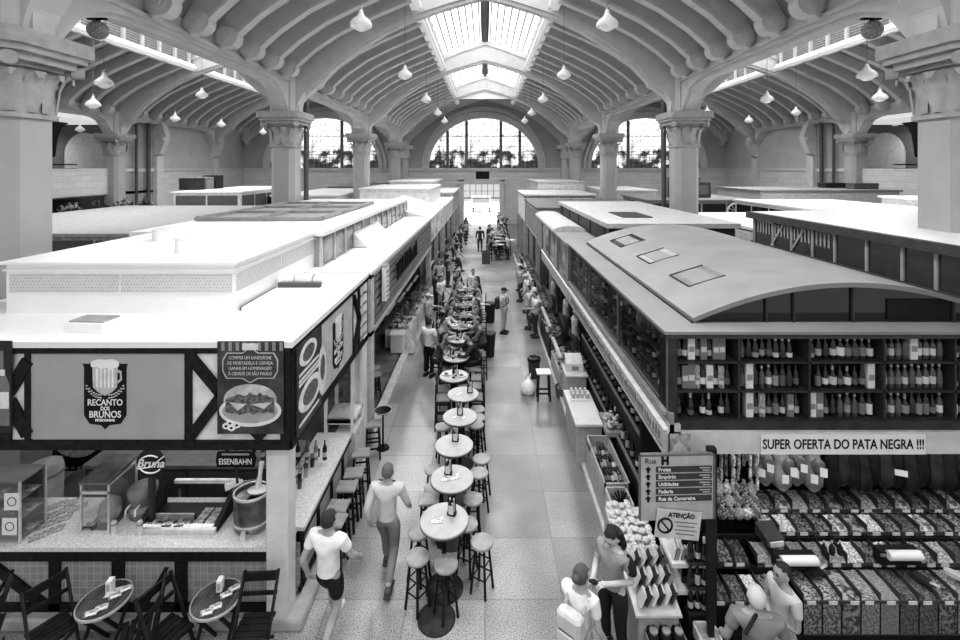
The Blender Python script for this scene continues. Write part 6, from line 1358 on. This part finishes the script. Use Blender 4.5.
def build_person_meshes(pose, hair='short', sleeve='short', legs='long', female=False, pitch=0.0, yaw=0.0, level=1, fine=False):
    J = dict(BASE); J.update(POSES[pose]); f = .88 if female else 1.0
    for k in ('shoulderl', 'shoulderr', 'elbowl', 'elbowr'): J[k] = (J[k][0] * f, J[k][1], J[k][2])
    rad = dict(pelvis=.118, waist=.105 * (f + .02), chest=.122 * f, uchest=.10 * f, neck=.052, shoulder=.062 * f, elbow=.042 * f, wrist=.028, hip=.092, knee=.058, ankle=.038)
    def R_(n): return rad[n.rstrip('lr')] if n.rstrip('lr') in rad else rad[n]
    E = [('pelvis', 'waist'), ('waist', 'chest'), ('chest', 'uchest'), ('uchest', 'neck'), ('neck', 'head')]
    N = {n: (J[n], r) for n, r in (('pelvis', rad['pelvis'] * .78), ('waist', rad['waist'] * .78), ('chest', rad['chest'] * .78), ('uchest', rad['uchest'] * .78), ('neck', .05), ('head', .06))}
    for s in 'lr':
        N['shoulder' + s] = (J['shoulder' + s], rad['shoulder'] * .75); N['upper' + s] = (lerp(J['shoulder' + s], J['elbow' + s], .5), .042 * f); N['elbow' + s] = (J['elbow' + s], rad['elbow']); N['fore' + s] = (lerp(J['elbow' + s], J['wrist' + s], .35), .042 * f); N['wrist' + s] = (J['wrist' + s], rad['wrist'])
        d = (Vector(J['wrist' + s]) - Vector(J['elbow' + s])).normalized(); pw = Vector(J['wrist' + s]); N['palm' + s] = (tuple(pw + d * .06), .036); N['knuckle' + s] = (tuple(pw + d * .095), .03)
        E += [('uchest', 'shoulder' + s), ('shoulder' + s, 'upper' + s), ('upper' + s, 'elbow' + s), ('elbow' + s, 'fore' + s), ('fore' + s, 'wrist' + s), ('wrist' + s, 'palm' + s), ('palm' + s, 'knuckle' + s)]
        N['hip' + s] = (J['hip' + s], rad['hip'] * .8); N['thigh' + s] = (lerp(J['hip' + s], J['knee' + s], .5), .066); N['knee' + s] = (J['knee' + s], rad['knee']); N['calf' + s] = (lerp(J['knee' + s], J['ankle' + s], .35), .056); N['ankle' + s] = (J['ankle' + s], .038)
        E += [('pelvis', 'hip' + s), ('hip' + s, 'thigh' + s), ('thigh' + s, 'knee' + s), ('knee' + s, 'calf' + s), ('calf' + s, 'ankle' + s)]
    B = MB(); vs, fs = skin_mesh(N, E, 'pelvis', level); B.add(vs, fs, 0, True)
    # fingers and thumb, each its own bent tapering chain from the palm
    for s, sg in (('l', 1), ('r', -1)):
        d = (Vector(J['wrist' + s]) - Vector(J['elbow' + s])).normalized(); pw = Vector(J['wrist' + s]); up = Vector((0, 0, 1)) if abs(d.z) < .8 else Vector((0, -1, 0))
        side = d.cross(up).normalized(); curl = (-up - d * up.dot(d) * -1).normalized() if abs(d.z) < .8 else Vector((-sg * .8, -.5, 0)).normalized()
        for q, (o, ln) in enumerate(((-.027, .06), (-.009, .072), (.009, .068), (.027, .052))):
            a = pw + d * .085 + side * o; b = a + d * ln * .5 + curl * .008; c = b + d * ln * .3 + curl * .022; e = c + d * ln * .1 + curl * .02
            B.tube([a, b, c, e], [.0095, .009, .008, .006], 6)
        th = side * (.034 * sg if abs(d.z) < .8 else .034)
        B.tube([pw + d * .025 + th * .7, pw + d * .05 + th * 1.35 + curl * .01, pw + d * .08 + th * 1.3 + curl * .025], [.012, .0105, .007], 6)
    HX = Matrix.Translation(J['head']) @ Matrix.Rotation(yaw, 4, 'Z') @ Matrix.Rotation(pitch, 4, 'X')
    B.X = HX; hd = MB().sph((0, 0, .02), (.074, .092, .112), 18, 12)
    hv = [(x * (1 - .25 * max(0, -z - .01) / .09), y * (1 - .12 * max(0, -z) / .09) - (.012 if z < -.03 and y < 0 else 0), z) for x, y, z in hd.v]
    B.add(hv, hd.f, 0, True); B.add([(0, -.112, -.015), (-.015, -.085, -.022), (.015, -.085, -.022), (0, -.088, .03)], [(0, 1, 2), (0, 3, 1), (0, 2, 3)], 0, True)
    for sx in (-1, 1): B.sph((sx * .075, .005, .01), (.012, .022, .032), 8, 6); B.sph((sx * .03, -.082, .022), (.013, .008, .007), 8, 5, 1); B.beam((sx * .045, -.086, .042), (sx * .015, -.091, .044), .006, .006, 1)
    B.tube([(-.024, -.088, -.045), (0, -.096, -.047), (.024, -.088, -.045)], .005, 5, 2); B.X = Matrix.Identity(4)
    out = {'body': B.mesh('body', [grey(.4), grey(.03), grey(.15)])}
    # hair
    H = MB(); H.X = HX
    sp = MB().sph((0, .008, .03), (.084, .102, .115), 18, 12); keep = lambda p: p[2] > (.10 if p[1] < -.05 else .075 if p[1] < -.02 else .02 if p[1] < .01 else -.05)
    H.add(sp.v, [f_ for f_ in sp.f if all(keep(sp.v[i]) for i in f_)], 0, True)
    if hair == 'long':
        H.X = Matrix.Translation(J['head']) @ Matrix.Rotation(yaw, 4, 'Z') @ Matrix.Rotation(pitch * .35, 4, 'X')
        for q in range(-3, 4):
            a = q * .33; x, y = .075 * math.sin(a) * 1.05, .02 + .075 * math.cos(a) * .9
            H.tube([(x, y, .08), (x * 1.15, y + .015, -.02), (x * 1.2, y + .03, -.13), (x * 1.0, y + .03, -.24)], [.03, .036, .034, .012], 7)
    if hair == 'bun': H.sph((0, .12, .06), .045, 10, 8)
    if hair == 'cap':
        H = MB(); H.X = HX; cp = MB().sph((0, .005, .045), (.088, .106, .095), 18, 12); H.add(cp.v, [f_ for f_ in cp.f if all(cp.v[i][2] > .045 for i in f_)], 0, True)
        H.add([(-.07, -.08, .05), (.07, -.08, .05), (.055, -.17, .04), (0, -.185, .038), (-.055, -.17, .04)], [(0, 1, 2, 3, 4)], 0, False); H.lathe([(.086, .045), (.09, .06)], (0, .005, 0), 18, sy=1.2)
    out['hair' if hair != 'cap' else 'cap'] = H.mesh('hair', grey(.05))
    # shirt and trousers: cloth skins a little fuller than the body
    N2 = {'a': (lerp(J['pelvis'], J['waist'], -.1), rad['pelvis'] + .022), 'b': (J['waist'], rad['waist'] + .026), 'c': (J['chest'], rad['chest'] + .018), 'd': (J['uchest'], rad['uchest'] + .018), 'e': (lerp(J['uchest'], J['neck'], .45), .068)}
    E2 = [('a', 'b'), ('b', 'c'), ('c', 'd'), ('d', 'e')]
    for s in 'lr':
        N2['s' + s] = (J['shoulder' + s], rad['shoulder'] + .014); N2['u' + s] = (lerp(J['shoulder' + s], J['elbow' + s], .62), .062 * f); E2 += [('d', 's' + s), ('s' + s, 'u' + s)]
        if sleeve == 'long': N2['x' + s] = (J['elbow' + s], .054 * f); N2['w' + s] = (lerp(J['elbow' + s], J['wrist' + s], .88), .042 * f); E2 += [('u' + s, 'x' + s), ('x' + s, 'w' + s)]
    v2, f2 = skin_mesh(N2, E2, 'b', level); out['shirt'] = MB().add(v2, f2, 0, True).mesh('shirt', grey(.5))
    N3 = {'p': (J['pelvis'], rad['pelvis'] + .012), 'q': (lerp(J['pelvis'], J['waist'], .4), rad['waist'] + .016)}; E3 = [('p', 'q')]
    for s in 'lr':
        N3['h' + s] = (J['hip' + s], rad['hip'] + .012); N3['t' + s] = (lerp(J['hip' + s], J['knee' + s], .5), .090); N3['k' + s] = (lerp(J['hip' + s], J['knee' + s], 1.0 if legs == 'long' else .85), .070); E3 += [('p', 'h' + s), ('h' + s, 't' + s), ('t' + s, 'k' + s)]
        if legs == 'long': N3['m' + s] = (lerp(J['knee' + s], J['ankle' + s], .5), .062); N3['n' + s] = (lerp(J['knee' + s], J['ankle' + s], .93), .054); E3 += [('k' + s, 'm' + s), ('m' + s, 'n' + s)]
    v3, f3 = skin_mesh(N3, E3, 'p', level); out['trousers' if legs == 'long' else 'shorts'] = MB().add(v3, f3, 0, True).mesh('trousers', grey(.1))
    for s in 'lr':
        ax, ay, az = J['ankle' + s]; m = MB().tube([(ax, ay + .06, az - .04), (ax, ay, az - .035), (ax, ay - .09, az - .05), (ax, ay - .17, az - .06), (ax, ay - .20, az - .065)], [.035, .048, .046, .038, .015], 10)
        m.bx(ax - .04, ax + .04, ay - .19, ay + .08, az - .09, az - .07); out['shoe' + s] = m.mesh('shoe', grey(.05))
    return out
PM = {}
def person(pose, loc, rz, label, shirt=.5, trousers=.06, skin=.38, hairv=.03, shoes=.05, hair='short', sleeve='short', legs='long', female=False, pitch=0.0, yaw=0.0, h=1.7, level=1, group=None, wide=1.1):
    key = (pose, hair, sleeve, legs, female, round(pitch, 1), round(yaw, 1), level)
    if key not in PM: PM[key] = build_person_meshes(pose, hair, sleeve, legs, female, pitch, yaw, level)
    t = T('person', label, 'person', loc, rz, group); k = h / 1.7; t.scale = (k * wide, k * wide, k if not pose.startswith('sit') else 1)
    for nm, me in PM[key].items():
        o = bpy.data.objects.new('shoe' if nm.startswith('shoe') else nm, me); COL.objects.link(o); o.parent = t
        v = {'body': skin, 'hair': hairv, 'cap': hairv, 'shirt': shirt, 'trousers': trousers, 'shorts': trousers}.get(nm, shoes)
        o.material_slots[0].link = 'OBJECT'; o.material_slots[0].material = grey(v, .7)
    return t
def child(o, mb, nm, m): return mb.build(nm, m, o)
def backpack(t, v, z=1.2, s=1.0, y=.2):
    b = MB().at((0, y, z), sc=s).bbox(-.15, .15, -.07, .09, -.22, .22, .035).bbox(-.11, .11, .08, .13, -.18, .02, .02).build('backpack', grey(v), t)
    m = MB()
    for sx in (-1, 1): m.tube([(sx * .1, y - .06, z + .2 * s), (sx * .11, .02, z + .29), (sx * .12, -.13, z + .17), (sx * .13, -.14, z), (sx * .12, y - .06, z - .18 * s)], .018, 6)
    m.build('shoulder_strap', grey(v * .7), b); return b

# --- the nearest figures
w = person('phone', (1.70, 6.16, 0), R(-48), 'woman with long dark hair in a pale polo shirt looking down at a phone', shirt=.34, trousers=.03, hair='long', female=True, pitch=R(28), h=1.62, level=2, skin=.55, wide=1.25)
MB().bx(-.036, .036, -.008, .008, -.07, .07).build('phone', BLK, w).matrix_local = Matrix.Translation((.0, -.37, 1.24)) @ Matrix.Rotation(R(55), 4, 'X')
MB().tube([(.19, .02, 1.46), (.232, .015, 1.36), (.238, .03, 1.24)], [.02, .066, .062], 10).build('dark_sleeve_stripe', grey(.03), w).scale = (.9, .8, 1)
w = person('reach', (1.14, 5.55, 0), R(140), 'woman seen from behind in a white top with a pale backpack, beside the phone user', shirt=.82, trousers=.5, hair='bun', female=True, hairv=.10, h=1.62, level=2, skin=.42, legs='short', wide=1.2); backpack(w, .62, 1.14, .9)
w = person('walk', (-2.12, 6.3, 0), R(165), 'person in a loose white shirt and black shorts with pale shoes beside the corner pillar', shirt=.85, trousers=.02, legs='short', shoes=.75, hairv=.05, h=1.72, level=2, sleeve='short', wide=1.18)
person('walk', (-1.52, 7.25, 0), R(175), 'walker in a pale long-sleeved top and grey trousers between bar counter and tables', shirt=.6, trousers=.22, hairv=.14, skin=.4, shoes=.1, h=1.75, level=2, sleeve='long')
w = person('carry', (3.05, 5.22, 0), R(165), 'white-haired man in a grey shirt with a dark shoulder bag at the goods bins', shirt=.24, trousers=.1, hairv=.62, skin=.36, h=1.66, level=2, wide=1.2)
MB().at((.12, .2, 1.0), rz=.2).bbox(-.17, .17, -.06, .08, -.2, .2, .06).build('shoulder_bag', grey(.04), w)
MB().tube([(.15, .2, 1.38), (.02, .05, 1.47), (-.14, -.1, 1.2)], .018, 6).build('bag_strap', grey(.02), w)
w = person('fold', (3.56, 5.55, 0), R(-80), 'woman with arms crossed in a pale dress beside the white-haired man', shirt=.6, trousers=.5, hairv=.04, hair='short', female=True, yaw=0, h=1.66, level=2, skin=.4)
x, y, _ = floor_at(503.5, 333); w = person('stand', (x, y, 0), R(70), 'man in a dark cap and pale clothes with a backpack standing alone in the aisle', shirt=.72, trousers=.5, hair='cap', hairv=.03, shoes=.03, h=1.74); backpack(w, .06, 1.12, .95)
# --- table row
w = person('stand', (-1.72, 14.3, 0), R(150), 'waiter in a white shirt and black trousers standing at the bar side of the tables', shirt=.8, trousers=.02, h=1.74)
w = person('sit_lean', (-1.42, 13.55, 0), R(80), 'woman in dark grey with long hair leaning onto the seventh table, bar side', shirt=.10, trousers=.05, hair='long', female=True, sleeve='short')
w = person('sit_lean', (-.22, 13.5, 0), R(-75), 'heavy man in a black shirt seated on the wine side of the seventh table', shirt=.035, trousers=.03, sleeve='long', h=1.95)
w = person('sit', (-.1, 14.75, 0), R(-85), 'man in a dark grey jacket seated just behind the heavy man', shirt=.12, trousers=.03, sleeve='long')
rows = [(-1.42, 14.75, 80, .3, .5, 'grey'), (-1.45, 15.85, 85, .7, .2, 'white'), (-.2, 15.75, -85, .55, .03, 'pale'), (-1.42, 16.9, 75, .08, .1, 'black'), (-.2, 16.95, -80, .1, .04, 'black'), (-1.45, 18.1, 85, .25, .3, 'grey'),
        (-.22, 18.15, -90, .65, .05, 'pale'), (-1.42, 19.3, 80, .1, .2, 'dark'), (-.25, 19.35, -95, .4, .05, 'mid-grey'), (-1.4, 20.5, 70, .6, .1, 'pale'), (-.25, 20.55, -90, .06, .05, 'black')]
for k, (x, y, a, s, tr, wd) in enumerate(rows):
    person(('sit', 'sit_lean')[k % 2], (x, y, 0), R(a), 'customer in a %s top, %s side of the %s aisle table' % (wd, 'bar' if x < -.8 else 'wine', ORD[7 + (k + 0) // 2 if k else 7]), shirt=s, trousers=tr, hair=('short', 'long', 'short')[k % 3], female=k % 3 == 1, hairv=(.03, .06, .15)[k % 3], sleeve=('short', 'long')[k % 2])
person('reach', (-.35, 17.5, 0), R(100), 'standing man in a white shirt and black trousers reaching over the crowded tables', shirt=.8, trousers=.02, sleeve='long', h=1.74)
person('stand', (-.55, 21.5, 0), R(20), 'person in a pale top standing at the far end of the crowded tables', shirt=.7, trousers=.3)
person('stand', (-1.25, 21.2, 0), R(-30), 'person in a dark top standing at the far end of the crowded tables', shirt=.06, trousers=.05, hair='long', female=True)
# --- shoppers along the counters
for (x, y, a, s, tr, hr, ps, lb) in (
    (-2.15, 17.4, 90, .6, .1, 'cap', 'reach', 'shopper in a cap and pale top at the slatted kiosk cases'), (-1.9, 20.2, 60, .75, .4, 'short', 'carry', 'shopper in white with bags by the end of the slatted kiosk'), (-2.2, 20.9, 120, .1, .05, 'short', 'stand', 'shopper in black beside the white-clad shopper at the slatted kiosk end'),
    (-2.35, 23.6, 10, .5, .06, 'short', 'walk', 'grey-clad walker just beyond the slatted kiosk'),
    (1.9, 17.6, -80, .8, .06, 'short', 'reach', 'shopper in white and black trousers at the black-fronted stall'), (1.75, 18.5, -100, .75, .1, 'short', 'stand', 'second shopper in white, just beyond the black-fronted stall'), (2.0, 19.4, -60, .8, .3, 'long', 'reach', 'long-haired shopper in white at the second wine-side stall'),
    (1.85, 20.6, -90, .85, .5, 'cap', 'carry', 'shopper in white with a cap at the second wine-side stall'), (1.7, 22.3, -110, .5, .06, 'short', 'stand', 'grey-topped shopper at the third wine-side stall'), (1.8, 24.2, -70, .8, .2, 'long', 'stand', 'long-haired shopper in white at the third wine-side stall'), (2.0, 25.6, -90, .2, .05, 'short', 'reach', 'dark-topped shopper just past the third wine-side stall'),
    (3.0, 15.4, 90, .7, .1, 'cap', 'stand', 'vendor in white behind the crate table of produce'), (3.05, 17.4, 90, .75, .1, 'short', 'reach', 'vendor in white behind the black-fronted stall'), (3.0, 20.2, 90, .6, .1, 'cap', 'stand', 'vendor in a cap behind the second wine-side stall')):
    person(ps, (x, y, 0), R(a), lb, shirt=s, trousers=tr, hair=hr, female=hr == 'long', hairv=.6 if hr == 'cap' else .04)
# --- far crowd
x, y, _ = floor_at(480, 251); person('stand', (x, y, 0), R(190), 'tall man in dark clothes standing beyond the square bin in the aisle', shirt=.05, trousers=.04, h=1.85, sleeve='long')
j = random.Random(77)
for k in range(5):
    put(tb, (1.0 + .1 * (k % 2), 32.6 + 1.6 * k, 0), k, '%s round table of the far group on the wine side' % ORD[k], 'far round tables')
for k in range(14):
    if k % 3 != 1: put(bc, ((.3, 1.7)[k % 2], 32.05 + .62 * k, 0), R((-90, 90)[k % 2]), 'dark slat-backed chair of the far group, %s along it' % ORD[k], 'slat-backed chairs of the far group')
    y = 32.0 + .62 * k; x = (.35, 1.65)[k % 2] + j.uniform(-.06, .06); s = (.05, .7, .3, .8, .1)[k % 5]
    person(('sit', 'stand', 'sit_lean')[k % 3], (x, y, 0), R((90, -90)[k % 2] + j.uniform(-20, 20)), 'far customer in a %s top, %s in the second group along the aisle' % (('black', 'white', 'grey', 'white', 'dark')[k % 5], ORD[k]), shirt=s, trousers=.05, hair=('short', 'long')[k % 2], female=k % 2 == 1)
for k in range(12):
    y = 25 + 1.75 * k; x = -2.0 + j.uniform(-.25, .35); s = (.1, .06, .6, .05, .35)[k % 5]
    person(('stand', 'reach', 'walk')[k % 3], (x, y, 0), R(j.uniform(40, 140)), 'far shopper in a %s top by the bar-side kiosks, %s beyond the slatted kiosk' % (('dark', 'black', 'pale', 'black', 'grey')[k % 5], ORD[k]), shirt=s, trousers=.05, hair=('short', 'short', 'long')[k % 3], female=k % 3 == 2)
for k in range(6):
    y = 41 + 1.7 * k; x = 1.6 + j.uniform(-.5, .5)
    person(('walk', 'stand')[k % 2], (x, y, 0), R(j.uniform(-40, 220)), 'distant walker in a %s top near the far doorway, %s of them' % (('dark', 'pale', 'grey')[k % 3], ORD[k]), shirt=(.08, .7, .3)[k % 3], trousers=.06)
